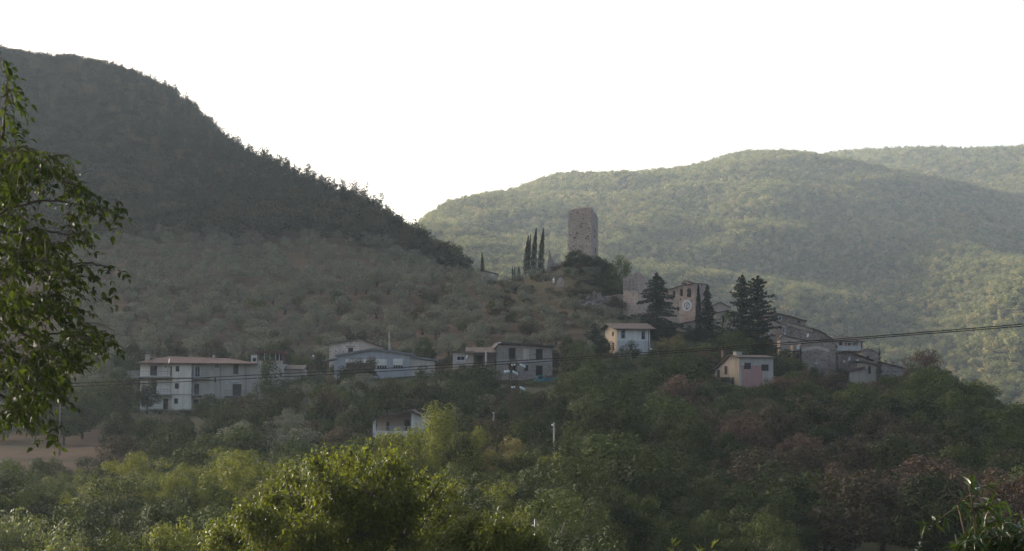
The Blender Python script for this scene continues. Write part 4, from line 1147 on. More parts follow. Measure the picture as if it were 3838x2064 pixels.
m.face([(b_[0], 0, -4), (b_[0], dep, -4), (b_[0], dep, b_[1]), (b_[0], 0, b_[1])]); m.face([(a_[0], 0, -4), (a_[0], 0, a_[1]), (a_[0], dep, a_[1]), (a_[0], dep, -4)])
m.face([(p[0], dep, p[1]) for p in reversed(TL)] + [(a_[0], dep, -4), (b_[0], dep, -4)])
h.part('facade', m, ST_RED)
for A in ARL:
    m = MB(); m.face([(p[0] + (.06 if i >= len(A) / 2 else -.06), .72, p[1] + .05) for i, p in enumerate(A)]); m.face([(A[0][0] - .1, .73, A[0][1] - .1), (A[-1][0] + .1, .73, A[0][1] - .1), (A[-1][0] + .1, .73, A[0][1] + .1), (A[0][0] - .1, .73, A[0][1] + .1)])
    o_ = h.part('bell_arch', m, VOID)
for A, s2 in ((ARL[3], .42), (ARL[2], .3)):
    cx_, zc = (A[0][0] + A[-1][0]) / 2, A[0][1] + .45 * (max(p[1] for p in A) - A[0][1])
    h.part('bell', MB().lathe([(s2, 0), (s2 * .8, s2 * .25), (s2 * .55, s2 * .9), (s2 * .3, s2 * 1.15), (.05, s2 * 1.25)], (cx_, .45, zc - s2 * .4), 12), RUST)
    h.part('bell_beam', MB().box(A[0][0] + .01, A[-1][0] - .01, .38, .52, zc + s2 * .9, zc + s2 * .9 + .14), SHUT_BROWN)
m = MB(); m.prism([(p[0], p[1] + .005) for p in TL] + [(p[0], p[1] + .17) for p in reversed(TL)], 'y', -.22, dep + .2); h.part('coping', m, TILE_OLD)
# greyer left half stands a little back
m = MB(); xa, xb = h.L(CC(140, 0)[0]), h.L(CC(520, 0)[0])
h.front(m, TL[0][0], xb, -4, h.Z(CC(0, 590)[1]), [], -.06); m.face([(xb, -.06, -4), (xb, 0, -4), (xb, 0, h.Z(CC(0, 590)[1])), (xb, -.06, h.Z(CC(0, 590)[1]))]); m.face([(TL[0][0], -.06, h.Z(CC(0, 590)[1])), (xb, -.06, h.Z(CC(0, 590)[1])), (xb, 0, h.Z(CC(0, 590)[1])), (TL[0][0], 0, h.Z(CC(0, 590)[1]))])
h.part('grey_wall', m, ST_GREY)
# little belfry on top
B = h.P([CC(572, 240), CC(572, 182), CC(645, 105), CC(765, 152), CC(765, 235)])
bz = B[0][1]
m = MB(); ARB = [h.P(arch(CC(625, 0)[0], CC(685, 0)[0], CC(0, 152)[1], CC(0, 222)[1]))]
BT = [B[1], B[2], B[3]]; wall_with_arches(m, BT, bz - .3, ARB, .6)
m.face([(B[4][0], .6, bz - .3), (B[4][0], 2.2, bz - .3), (B[3][0], 2.2, B[3][1]), (B[3][0], .6, B[3][1])]); m.face([(B[0][0], .6, bz - .3), (B[1][0], .6, B[1][1]), (B[1][0], 2.2, B[1][1]), (B[0][0], 2.2, bz - .3)])
m.face([(p[0], 2.2, p[1]) for p in reversed(BT)] + [(B[0][0], 2.2, bz - .3), (B[4][0], 2.2, bz - .3)])
bf = h.part('belfry', m, ST_RED)
m = MB(); m.face([(p[0], 1.32, p[1]) for p in ARB[0]]); h.part('belfry_arch', m, VOID, bf)
m = MB(); m.prism([(B[1][0] - .12, B[1][1] - .08), (B[2][0], B[2][1] + .005), (B[3][0] + .12, B[3][1] - .05), (B[3][0] + .12, B[3][1] + .09), (B[2][0], B[2][1] + .16), (B[1][0] - .12, B[1][1] + .07)], 'y', .45, 2.3); h.part('belfry_roof', m, TILE_RED, bf)
# clock
cx_, cy_ = CC(736, 782); lx, lz = h.L(cx_), h.Z(cy_); R = 160 * .13721 * h.sc
ck = h.part('clock', MB().lathe([(R, 0), (R, -.05), (R * .97, -.08), (.02, -.085)], (lx, 0, lz), 40, 'y'), DIAL)
r2 = R * .59
m = MB(); n = 40
for j in range(n):
    a, b = 6.2832 * j / n, 6.2832 * (j + 1) / n
    m.face([(lx + r2 * math.cos(a), -.09, lz + r2 * math.sin(a)), (lx + r2 * math.cos(b), -.09, lz + r2 * math.sin(b)), (lx + r2 * .68 * math.cos(b), -.09, lz + r2 * .68 * math.sin(b)), (lx + r2 * .68 * math.cos(a), -.09, lz + r2 * .68 * math.sin(a))])
h.part('numeral_ring', m, BLACK, ck)
NUM = ['XII', 'I', 'II', 'III', 'IIII', 'V', 'VI', 'VII', 'VIII', 'IX', 'X', 'XI']
m = MB()
for j, s2 in enumerate(NUM):
    a = math.radians(90 - 30 * j); ur = Vector((math.cos(a), 0, math.sin(a))); ut = Vector((math.sin(a), 0, -math.cos(a)))
    wdt = len(s2) * .055 * R
    for q, ch in enumerate(s2):
        off = (q - (len(s2) - 1) / 2) * .06 * R
        c0, hh_, w2 = r2 * .84, r2 * .115, .014 * R
        def stroke(t0, t1):
            p, q2 = Vector((lx, -.094, lz)) + ur * (c0 - hh_) + ut * (off + t0), Vector((lx, -.094, lz)) + ur * (c0 + hh_) + ut * (off + t1)
            m.face([p - ut * w2, p + ut * w2, q2 + ut * w2, q2 - ut * w2])
        if ch == 'I': stroke(0, 0)
        elif ch == 'V': stroke(0, -.025 * R); stroke(0, .025 * R)
        else: stroke(-.025 * R, .025 * R); stroke(.025 * R, -.025 * R)
h.part('numerals', m, WHITE, ck)
m = MB()
for ang, ln, w2 in ((math.radians(38), r2 * .55, .045 * R), (math.radians(-92), r2 * 1.35, .035 * R)):
    ur = Vector((math.cos(ang), 0, math.sin(ang))); ut = Vector((-ur.z, 0, ur.x)); c0 = Vector((lx, -.1, lz))
    m.face([c0 - ur * .18 * R - ut * w2, c0 + ur * ln * .8 - ut * w2 * 1.3, c0 + ur * ln, c0 + ur * ln * .8 + ut * w2 * 1.3, c0 - ur * .18 * R + ut * w2])
h.part('clock_hands', m, BLACK, ck)
for (xa, xb, ya, yb) in ((545, 585, 585, 630), (825, 865, 628, 680)):
    (a_, c_), (b_, d_) = CC(xa, ya), CC(xb, yb); h.part('slit', MB().box(h.L(a_) + .1, h.L(b_) - .12, -.02, .1, h.Z(d_), h.Z(c_)), VOID)
keep(2490, 2600, 1055, 1205, D); keep(2480, 2560, 1075, 1120, D)
# annexe roof in front of the church foot
h = House('church_annexe', 'low lean-to with dark sloping roof at the foot of the clock church', 'building', 428, C5(790, 0)[0], C5(990, 0)[0], C5(0, 790)[1], -10, None, 4)
top = [C5(790, 664), C5(990, 618)]
h.profile_walls(PL_TAN, top, 5, [r5(905, 945, 660, 720, 'dark')]); h.profile_roof(SLAB_DARK, top, 5, .2, .4)
keep(2535, 2605, 1200, 1235, 428)
# ------------------------------------------------------------------ old village houses on the right crest
def rr_(a, b, c, d, k):
    (x0, y0), (x1, y1) = CR(a, c), CR(b, d); return (x0, x1, y0, y1, k)
def profile_house(name, label, cat, d, yb, top, depth, wall, roof, lst=(), yaw=0, t=.16, over=.35, ends=.3, base=None, group=None):
    h = House(name, label, cat, d, top[0][0], top[-1][0], yb, yaw, group, 4)
    h.profile_walls(wall, top, depth, lst)
    if roof: h.profile_roof(roof, top, depth, t, over, ends=ends)
    return h
# pale gables between the firs
h = profile_house('gabled_house', 'peach house gable showing between the spruce and the twin firs', 'house', 446, 1330, [C5(1140, 478), C5(1245, 424), C5(1345, 474)], 9, PL_PEACH, TILE_OLD)
keep(C5(1205, 0)[0], C5(1335, 0)[0], C5(0, 420)[1], C5(0, 505)[1], 446)
h = House('stone_cottage', 'small tan cottage with low brown eave half hidden behind the spruce', 'house', 440, C5(1030, 0)[0], C5(1160, 0)[0], 1330, 0, None, 4)
h.eave_house(PL_TAN, C5(0, 515)[1], h.Z(C5(0, 515)[1]) + 1.2, 3, h.Z(C5(0, 515)[1]), 7, [], TILE_BROWN)
h = profile_house('tan_house', 'tan house with sagging dark eave behind the dark bushes below the peach gable', 'house', 434, 1345, [C5(1195, 540), C5(1290, 520), C5(1420, 530)], 8, PL_TAN, TILE_OLD, [], 0)
h.part('door', MB().box(h.L(C5(1268, 0)[0]), h.L(C5(1290, 0)[0]), -.05, -.003, h.Z(C5(0, 640)[1]), h.Z(C5(0, 560)[1])), SHUT_BROWN)
keep(C5(1210, 0)[0], C5(1300, 0)[0], C5(0, 515)[1], C5(0, 600)[1], 434)
# uppermost long stone house
h = profile_house('long_stone_house', 'uppermost brown stone house with long roof falling to the right and one white framed window', 'house', 432, 1340,
    [CR(-30, 130), CR(85, 92), CR(300, 140), CR(590, 222)], 7, ST_BROWN, TILE_OLD, [rr_(168, 204, 150, 200, 'white'), rr_(468, 498, 205, 250, 'dark')])
h.part('chimney', MB().box(h.L(CR(262, 0)[0]), h.L(CR(292, 0)[0]), 2, 2.8, h.Z(CR(0, 140)[1]), h.Z(CR(0, 102)[1])), ST_BROWN)
m = MB().box(h.L(CR(548, 0)[0]) + .02, h.L(CR(600, 0)[0]), .5, 4, -3, h.Z(CR(0, 240)[1])); o = h.part('side_wing', m, PL_TAN)
h.part('opening', MB().box(h.L(CR(562, 0)[0]), h.L(CR(590, 0)[0]), .44, .497, h.Z(CR(0, 292)[1]), h.Z(CR(0, 252)[1])), VOID, o)
keep(*[CR(20, 0)[0], CR(590, 0)[0], CR(0, 85)[1], CR(0, 300)[1]], 432)
# peach gable at its left foot
h = profile_house('peach_house', 'peach plastered gable end tucked behind the right hand fir', 'house', 424, 1345, [CR(-110, 260), CR(32, 196), CR(190, 268)], 6, PL_PEACH, TILE_OLD, over=.25)
keep(CR(60, 0)[0], CR(190, 0)[0], CR(0, 200)[1], CR(0, 420)[1], 424)
# long brown house whose roof steps down to the right
h = profile_house('brown_stone_house', 'big brown stone house with tall white framed window and roof stepping down to the right', 'house', 422, 1372,
    [CR(195, 270), CR(292, 246), CR(700, 345), CR(830, 392), CR(930, 455), CR(1000, 510), CR(1072, 625)], 7, ST_BROWN, None,
    [rr_(222, 262, 312, 402, 'white'), rr_(735, 765, 455, 505, 'dark'), rr_(790, 810, 455, 500, 'dark'), rr_(848, 878, 555, 595, 'dark')])
h.profile_roof(TILE_OLD, [CR(690, 342), CR(830, 392), CR(930, 455), CR(1000, 510), CR(1072, 625)], 7, .2, .35)
m = MB(); T = h.P([CR(292, 246), CR(700, 345)]); m.prism([(T[0][0], T[0][1] - .55), (T[1][0], T[1][1] - .65), (T[1][0], T[1][1]), (T[0][0], T[0][1])], 'y', -.07, -.004); h.part('render_band', m, PL_TAN)
h.profile_roof(TILE_OLD, [CR(292, 246), CR(696, 344)], 7, .12, .15, ends=.0)
h.part('box', MB().box(h.L(CR(248, 0)[0]), h.L(CR(264, 0)[0]), -.3, -.05, h.Z(CR(0, 438)[1]), h.Z(CR(0, 400)[1])), WHITE)
keep(CR(195, 0)[0], CR(1075, 0)[0], CR(0, 250)[1], CR(0, 560)[1], 422)
dish('satellite_dish', 'large white satellite dish on the big brown stone house', *CR(620, 445), 420.9, 15, (-.85, -.45, .25))
# lean-to with small gable below it
h = profile_house('gabled_lean_to', 'low whitewashed lean-to with small gable under the brown stone house', 'building', 416, 1380,
    [CR(185, 498), CR(238, 452), CR(330, 478), CR(590, 535)], 4.5, PL_PEACH, TILE_OLD, [rr_(312, 355, 492, 545, 'dark')], over=.25)
keep(CR(195, 0)[0], CR(590, 0)[0], CR(0, 450)[1], CR(0, 540)[1], 416)
# brown tower like house
h = profile_house('brown_tower_house', 'tall brown rubble house front with low gable line standing before the stepped roof', 'house', 409, 1400,
    [CR(515, 650), CR(770, 608), CR(960, 662)], 6, ST_BROWN, None, [rr_(762, 784, 610, 632, 'void')], 0)
m = MB(); T = h.P([CR(515, 652), CR(770, 610), CR(960, 664)]); m.prism([(p[0], p[1] - .6) for p in T] + [(p[0], p[1]) for p in reversed(T)], 'y', -.06, -.004); h.part('render_band', m, PL_PEACH)
m = MB(); T = h.P([CR(515, 655), CR(515, 560), CR(1060, 560), CR(1060, 700)]); m.box(T[0][0] + .01, T[2][0], .6, 6, -4, T[1][1]); h.part('upper_wall', m, ST_BROWN)
m = MB(); T = h.P([CR(965, 690), CR(1060, 640)]); m.box(T[0][0], T[1][0], .1, 5, -4, T[0][1]); h.part('right_wing', m, ST_BROWN)
h.part('drainpipe', MB().box(h.L(CR(512, 0)[0]), h.L(CR(520, 0)[0]), -.14, -.03, -4, h.Z(CR(0, 655)[1])), SHUT_BROWN)
h.part('awning', MB().box(h.L(CR(340, 0)[0]), h.L(CR(510, 0)[0]), -.2, 1.6, h.Z(CR(0, 705)[1]), h.Z(CR(0, 690)[1])), TILE_OLD)
h.part('white_panel', MB().box(h.L(CR(452, 0)[0]), h.L(CR(498, 0)[0]), .6, .7, h.Z(CR(0, 668)[1]), h.Z(CR(0, 602)[1])), PL_WHITE)
m = MB().box(h.L(CR(400, 0)[0]), h.L(CR(512, 0)[0]) - .01, .9, 5, -4, h.Z(CR(0, 600)[1])); h.part('left_wing', m, PL_TAN)
h.part('opening', MB().box(h.L(CR(465, 0)[0]), h.L(CR(495, 0)[0]), .84, .897, h.Z(CR(0, 810)[1]), h.Z(CR(0, 735)[1])), VOID)
keep(CR(520, 0)[0], CR(1060, 0)[0], CR(0, 560)[1], CR(0, 925)[1], 409)
dish('satellite_dish', 'small grey satellite dish low on the brown tower house', *CR(752, 886), 408, 8, (.2, -.9, .3), None, FR_WHITE)
# cream house with balcony
h = House('balcony_house', 'cream house with long white balcony, pot plants and brown roof behind the stepped roof', 'house', 428, CR(1040, 0)[0], CR(1490, 0)[0], 1400, 0, None, 4)
h.eave_house(PL_PEACH, CR(0, 540)[1], h.Z(CR(0, 540)[1]) + .8, 3.4, h.Z(CR(0, 540)[1]), 7, [rr_(1116, 1166, 552, 604, 'dark')], TILE_OLD, over=.3)
bal = h.part('balcony', MB().box(h.L(CR(1052, 0)[0]), h.L(CR(1440, 0)[0]), -1.3, -1.15, h.Z(CR(0, 690)[1]), h.Z(CR(0, 612)[1])), PL_DIM)
h.part('balcony_floor', MB().box(h.L(CR(1052, 0)[0]), h.L(CR(1440, 0)[0]), -1.148, -.01, h.Z(CR(0, 690)[1]), h.Z(CR(0, 682)[1])), CONCRETE, bal)
h.part('drainpipe', MB().box(h.L(CR(1464, 0)[0]), h.L(CR(1472, 0)[0]), -.14, -.03, -2, h.Z(CR(0, 545)[1])), SHUT_BROWN)
h.chimney(PL_TAN, CR(1258, 0)[0], CR(1290, 0)[0], CR(0, 455)[1], CR(0, 500)[1], 3, .7)
keep(CR(1055, 0)[0], CR(1490, 0)[0], CR(0, 500)[1], CR(0, 690)[1], 428)
POT = plain("terracotta", (0.25, 0.1, 0.06), 0.8)
PLANT_M = leaf("pot_plant_leaves", (0.02, 0.035, 0.015), (0.05, 0.07, 0.03), .2)
for i, (xx, hh_, w_) in enumerate(((1216, 1.0, .3), (1270, .35, .4), (1348, .35, .4), (1396, 1.1, .3))):
    p = at(*CR(xx, 612), 426.75)
    t = empty('potted_plant', p, 0, ['tall potted plant at the left of the cream balcony ledge', 'low round potted plant left of centre on the cream balcony ledge', 'low round potted plant right of centre on the cream balcony ledge', 'tall potted plant at the right end of the cream balcony ledge'][i], 'plant', 'pot plants on the cream balcony')
    MB().lathe([(.1, -.01), (.15, .2), (.16, .24)], n=10).build('pot', POT, t)
    r = np.random.default_rng(i); me = crown_mesh('plant_leaves', [(0, 0, .24 + hh_ * .5, w_, w_, hh_ * .5)], 160, .14, 70 + i, PLANT_M)
    link(bpy.data.objects.new('plant_leaves', me), t)
# stone house at the right end
h = profile_house('end_stone_house', 'last stone house of the row with gable roof next to the small lone cypress', 'house', 420, 1420,
    [CR(1475, 690), CR(1560, 658), CR(1640, 680), CR(1735, 742)], 6, ST_BROWN, TILE_OLD, [rr_(1550, 1590, 770, 812, 'dark')], t=.1, over=.12)
keep(CR(1480, 0)[0], CR(1715, 0)[0], CR(0, 655)[1], CR(0, 850)[1], 420)
# roofs in front
h = House('tiled_house', 'house with broad weathered tile roof sloping down to the right below the cream balcony', 'house', 413, CR(1062, 0)[0], CR(1660, 0)[0], 1420, 0, None, 4)
T = h.P([CR(1075, 735), CR(1230, 700), CR(1660, 850)])
m = MB(); m.prism([(T[0][0], -4), (T[2][0] - .3, -4), (T[2][0] - .3, T[2][1]), T[1], T[0]], 'y', 0, 6); h.part('wall', m, ST_BROWN)
m = MB(); up = [(p[0], p[1] + .01) for p in T]; m.prism(up + [(p[0], p[1] + .18) for p in reversed(up)], 'y', -.7, 6.4); h.part('roof', m, TILE_OLD)
h.part('chimney', MB().box(h.L(CR(1276, 0)[0]), h.L(CR(1308, 0)[0]), 1.5, 2.1, h.Z(CR(0, 740)[1]), h.Z(CR(0, 665)[1])), PL_TAN)
h.part('post', MB().box(h.L(CR(1105, 0)[0]), h.L(CR(1118, 0)[0]), -.75, -.6, -2, h.Z(CR(0, 745)[1])), PL_TAN)
h.part('opening', MB().box(h.L(CR(1180, 0)[0]), h.L(CR(1210, 0)[0]), -.02, .01, h.Z(CR(0, 875)[1]), h.Z(CR(0, 838)[1])), PL_WHITE)
keep(CR(1075, 0)[0], CR(1660, 0)[0], CR(0, 690)[1], CR(0, 900)[1], 413)
dish('satellite_dish', 'tilted white satellite dish with rusty rim on the broad weathered tile roof', *CR(1272, 822), 411.8, 19, (-.9, -.35, .3))
dish('satellite_dish', 'rightmost white satellite dish above the pale lower house', *CR(1398, 855), 409, 15, (-.9, -.4, .3))
h = House('lower_house', 'pale lower house with tall brown door and small red side roof at the wood edge', 'house', 406, CR(1400, 0)[0], CR(1690, 0)[0], CR(0, 1180)[1], 0, None, 4)
h.profile_walls(PL_TAN, [CR(1400, 880), CR(1500, 884), CR(1690, 925)], 5, [rr_(1575, 1612, 900, 1050, 'shutter'), rr_(1416, 1444, 1075, 1118, 'white')])
h.profile_roof(TILE_OLD, [CR(1360, 862), CR(1500, 878), CR(1690, 920)], 5, .2, .4)
m = MB(); T = h.P([CR(1215, 1000), CR(1500, 938)]); m.prism([(T[0][0], T[0][1] - .3), (T[1][0], T[1][1] - .45), T[1], T[0]], 'y', -1.6, 2); h.part('side_roof', m, TILE_RED)
m = MB(); m.prism([(T[0][0] + .5, -3), (T[1][0], -3), (T[1][0], T[1][1] - .46), (T[0][0] + .5, T[0][1] - .31)], 'y', -1.2, 2); h.part('side_wall', m, PL_TAN)
keep(CR(1230, 0)[0], CR(1690, 0)[0], CR(0, 880)[1], CR(0, 1090)[1], 406)
# long dark ridge roof sinking behind the wood at the far right
h = House('sunken_roof_house', 'dark low roof sloping down to the right behind the wood at the village end', 'house', 416, CR(1790, 0)[0], CR(2290, 0)[0], 1470, 0, None, 4)
top = [CR(1790, 885), CR(1960, 925), CR(2290, 1015)]
h.profile_walls(ST_GREY, top, 6, []); h.profile_roof(TILE_OLD, top, 6, .2, .3)
keep(CR(1800, 0)[0], CR(2150, 0)[0], CR(0, 880)[1], CR(0, 960)[1], 416)
for i, (xx, yy) in enumerate(((1848, 896), (1962, 924))):
    c = empty('chimney_pot', at(*CR(xx, yy), 418), 0, ['left one of two small chimney pots on the sinking dark roof', 'right one of two small chimney pots on the sinking dark roof'][i], 'chimney', 'chimney pots on the dark roof')
    MB().lathe([(.22, -.5), (.2, .35)], n=10).build('flue', POT, c); MB().lathe([(.4, .5), (.36, .56), (.05, .7)], n=10).build('cowl', RUST, c)
    MB().tube([(-.15, 0, .3), (-.15, 0, .55)], .03).build('cowl_support', RUST, c)
# ------------------------------------------------------------------ poles, pylon and cables
def gz_at(x, d):
    X = (x - PX) / F * d; return Vector((X, d, ground_z(X, d)))
def pole(name, label, cat, x, ytop, d, r0, r1, mat, group=None):
    p = gz_at(x, d); hgt = at(x, ytop, d).z - p.z
    o = empty(name, p, 0, label, cat, group)
    MB().tube([(0, 0, -.6), (0, 0, hgt * .5), (0, 0, hgt)], [r0, (r0 + r1) / 2, r1], 9).build('shaft', mat, o, True)
    return o, hgt
WOODP = plain("pole_wood", (0.15, 0.12, 0.095), 0.95)
o, hh_ = pole('street_lamp', 'slim street lamp with curved arm standing right of the white house', 'street lamp', 2466, 1320, 385, .09, .05, METAL)
MB().tube([(0, 0, hh_ - .05), (-.15, 0, hh_ + .35), (-.6, 0, hh_ + .6), (-1.05, 0, hh_ + .6)], .04).build('lamp_arm', METAL, o)
MB().lathe([(.05, -.12), (.16, -.08), (.14, .05), (.03, .1)], (-1.2, 0, hh_ + .58), 10).build('lamp_head', WHITE, o, True)
o, hh_ = pole('utility_pole', 'bare thin pole left of the street lamp below the white house', 'pole', 2319, 1338, 380, .1, .07, METAL, 'bare poles on the slope')
MB().box(-.5, .5, -.05, .05, hh_ - .5, hh_ - .4).build('crossarm', METAL, o)
o, hh_ = pole('utility_pole', 'tall concrete pole with small white lamp rising from the sunlit trees at centre', 'pole', 2076, 1583, 215, .12, .075, PL_TAN, 'bare poles on the slope')
MB().lathe([(.03, 0), (.12, .05), (.1, .18), (.02, .22)], (-.14, -.05, hh_ - .35), 10).build('pole_lamp', WHITE, o, True)
MB().box(-.3, .3, -.04, .04, hh_ - .7, hh_ - .62).build('crossarm', METAL, o)
o, hh_ = pole('utility_pole', 'slim rusty pole among the oaks right of the concrete pole', 'pole', 2440, 1512, 300, .1, .07, RUST, 'bare poles on the slope')
MB().box(-.4, .4, -.04, .04, hh_ - .5, hh_ - .42).build('crossarm', METAL, o)
o, hh_ = pole('utility_pole', 'dark pole with two white insulators just above the low walnut', 'pole', 2006, 1946, 118, .09, .06, METAL, 'bare poles on the slope')
MB().box(-.16, .16, -.03, .03, hh_ - .42, hh_ - .36).build('crossarm', METAL, o)
for sx in (-.12, .16): MB().lathe([(.015, 0), (.04, .02), (.035, .07), (.015, .09)], (sx, 0, hh_ - .36), 10).build('insulator', FR_WHITE, o, True)
o, hh_ = pole('utility_pole', 'wooden pole in the shade under the left walnut branches', 'pole', 228, 1515, 250, .12, .08, WOODP, 'bare poles on the slope')
MB().box(-.5, .5, -.05, .05, hh_ - .45, hh_ - .35).build('crossarm', WOODP, o)
o, hh_ = pole('utility_pole', 'tall wooden pole behind the blue grey shed roof', 'pole', C8(757, 0)[0], C8(0, 30)[1], 392, .12, .08, CONCRETE, 'bare poles on the slope')
MB().box(-.35, .35, -.04, .04, hh_ - .4, hh_ - .32).build('crossarm', METAL, o)
o, hh_ = pole('utility_pole', 'short grey pipe beside the tall pole behind the shed', 'pole', C8(771, 0)[0], C8(0, 150)[1], 391, .09, .09, METAL, 'bare poles on the slope')
MB().lathe([(.16, 0), (.1, .2)], (0, 0, hh_), 8).build('cap', METAL, o)
o, hh_ = pole('utility_pole', 'square concrete pole in front of the tiled porch roof', 'pole', C8(1648, 0)[0], C8(0, 206)[1], 372, .17, .13, CONCRETE, 'bare poles on the slope')
MB().box(-.4, .4, -.05, .05, hh_ - .3, hh_ - .2).build('crossarm', METAL, o)
# garden street lamps by the shed
o, hh_ = pole('street_lamp', 'short lamp post with round white head left of the blue grey shed', 'street lamp', C8(60, 0)[0], C8(0, 262)[1], 372, .06, .05, METAL)
MB().lathe([(.04, -.05), (.17, .05), (.17, .2), (.04, .3)], (0, 0, hh_), 10).build('lamp_head', WHITE, o, True)
# lattice pylon
D = 245; sc = D / F
base = gz_at(1924, D)
py = empty('pylon', base, math.radians(18), 'rusty lattice power pylon with strings of white glass insulators in front of the unfinished house', 'pylon')
Hp = at(1924, 1336, D).z - base.z
hw = lambda z: .78 - (.78 - .24) * z / Hp
m = MB()
for sx in (-1, 1):
    for sy in (-1, 1): m.tube([(sx * hw(0), sy * hw(0), -.5), (sx * hw(Hp), sy * hw(Hp), Hp)], .034, 4)
m.build('legs', RUST, py)
m = MB(); nb = 15
for k in range(nb):
    z0_, z1_ = Hp * k / nb, Hp * (k + 1) / nb
    for sx, sy, ex, ey in ((-1, -1, 1, -1), (1, -1, 1, 1), (1, 1, -1, 1), (-1, 1, -1, -1)):
        a = (sx * hw(z0_), sy * hw(z0_), z0_); b = (ex * hw(z1_), ey * hw(z1_), z1_)
        if k % 2: a, b = (ex * hw(z0_), ey * hw(z0_), z0_), (sx * hw(z1_), sy * hw(z1_), z1_)
        m.tube([a, b], .019, 4)
        m.tube([(sx * hw(z1_), sy * hw(z1_), z1_), (ex * hw(z1_), ey * hw(z1_), z1_)], .018, 4)
m.build('lattice', RUST, py)
pinv = py.matrix_basis.inverted() if False else Matrix.Rotation(-math.radians(18), 4, 'Z') @ Matrix.Translation(-base)
def loc(x, y, dd=0): return pinv @ at(x, y, D + dd)
for (yy, xa, xb) in ((1366, 1905, 1942), (1388, 1898, 1932), (1450, 1903, 1944)):
    a, b = loc(xa, yy), loc(xb, yy)
    m = MB()
    for dy in (-.25, .25): m.tube([(a.x, a.y + dy, a.z), (b.x, b.y + dy, b.z)], .05, 4)
    for k in range(6):
        f_ = k / 6; p, q = a.lerp(b, f_), a.lerp(b, f_ + 1 / 6); m.tube([(p.x, p.y - .25, p.z), (q.x, q.y + .25, q.z)], .02, 4)
    m.build('crossarm', RUST, py)
INS = plain("insulator_glass", (0.62, 0.68, 0.66), 0.15, 0, 0.05)
m = MB(); a = loc(1912, 1345); 
for (xa, ya, xb, yb) in ((1908, 1338, 1916, 1350), (1932, 1338, 1922, 1350)): m.tube([loc(xa, ya), loc(xb, yb)], .06, 5)
m.build('top_horns', RUST, py)
def string(x0, y0, x1, y1, d0=-1, d1=-1, nn=9, rr0=.085):
    a, b = loc(x0, y0, d0), loc(x1, y1, d1)
    m = MB(); m.tube([a, b], .025, 5)
    t = (b - a); Ln = t.length; t.normalize()
    for k in range(nn):
        c = a + t * Ln * (k + .5) / nn
        m.tube([c - t * .03, c + t * .01, c + t * .05], [.03, rr0, .03], 8)
    m.build('insulator_string', INS, py, True)
CP_ = crop(1880, 1330, .12278)
for (xa, ya, xb, yb) in ((560, 275, 725, 345), (565, 300, 722, 375), (335, 490, 490, 560), (350, 520, 492, 600), (80, 505, 238, 482), (85, 535, 240, 508), (555, 970, 708, 1035), (575, 1005, 712, 1075)):
    string(*CP_(xa, ya), *CP_(xb, yb), -1.2, -.2)
for (xa, ya, xb, yb) in ((312, 285, 330, 325), (385, 275, 405, 308), (310, 980, 335, 995), (382, 965, 405, 1000)):
    string(*CP_(xa, ya), *CP_(xb, yb), -1.0, -.6, 4)
o, hh_ = pole('insulator_post', 'slim dark post with two round white insulators left of the pylon foot', 'pole', C8(1722, 0)[0], C8(0, 772)[1], 238, .07, .05, METAL)
for k, (xx, yy) in enumerate(((1715, 778), (1712, 845))):
    p = at(*C8(xx, yy), 238) - o.location
    MB().lathe([(.02, -.07), (.09, -.03), (.09, .04), (.02, .08)], p, 10).build('insulator', FR_WHITE, o, True)
    MB().tube([(0, 0, p.z), tuple(p)], .025).build('insulator_arm', METAL, o)
CABLE = plain("cable_black", (0.018, 0.017, 0.016), 0.7)
def cable(label, pts, d0, d1, r, group, strands=False):
    "pts: photo positions along the wire"
    xs = np.array([p[0] for p in pts], float); ys = np.array([p[1] for p in pts], float)
    co = np.polyfit(xs, ys, 3 if len(pts) > 3 else 2 if len(pts) > 2 else 1)
    P = []
    for x in np.linspace(xs[0] - 500, xs[-1] + 500, 90):
        f_ = (x - xs[0]) / (xs[-1] - xs[0]); P.append(at(x, float(np.polyval(co, x)), d0 + (d1 - d0) * f_))
    m = MB(); m.tube(P, r, 6)
    o = m.build('overhead_cable', CABLE, None, True)
    return tag(o, label, 'cable', group)
up = [(0, 1448), (450, 1426), (1150, 1396), (1700, 1366), (2200, 1336.5), (3000, 1279), (3480, 1242), (3838, 1215)]
lo = [(0, 1459), (450, 1439), (1150, 1407), (1700, 1376), (2200, 1345), (3000, 1286), (3480, 1249), (3838, 1222)]
cable('upper one of the two black cables sweeping across the whole picture', up, 66, 54, .0125, 'paired overhead cables')
cable('lower one of the two black cables sweeping across the whole picture', lo, 66, 54, .0115, 'paired overhead cables')
cable('thin wire crossing low in front of the bushes at the lower left', [(-300, 2018), (200, 2038), (600, 2056), (1200, 2090)], 70, 70, .006, None)
# ------------------------------------------------------------------ tree kinds (unit height meshes)
OAK = [crown_mesh("oak_crown", broad_puffs(300 + i, 34, .37, .50, .43, (.08, .15)), 5600, .032, 310 + i, L_GREEN, aspect=.62) for i in range(5)]
OAK_T = [trunk_mesh("oak_trunk", BARK, 320 + i) for i in range(3)]
BROAD = [crown_mesh("broad_crown", broad_puffs(330 + i, 30, .34, .50, .44, (.08, .15)), 5200, .032, 340 + i, L_DARK, aspect=.6) for i in range(4)]
def upright_puffs(seed, n=22):
    r = np.random.default_rng(seed); P = []
    for i in range(n):
        h_ = .10 + .84 * i / n; rr = .30 * math.sin(min(1, (1.05 - h_) * 1.5) * 1.57) + .03; a = r.random() * 6.28
        q = rr * r.uniform(.3, .9); s_ = r.uniform(.07, .13)
        P.append((math.cos(a) * q, math.sin(a) * q, h_, s_, s_, s_ * 1.35))
    return P
TALL = [crown_mesh("tall_crown", upright_puffs(350 + i), 3000, .032, 360 + i, L_YELLOW, aspect=.5) for i in range(3)]
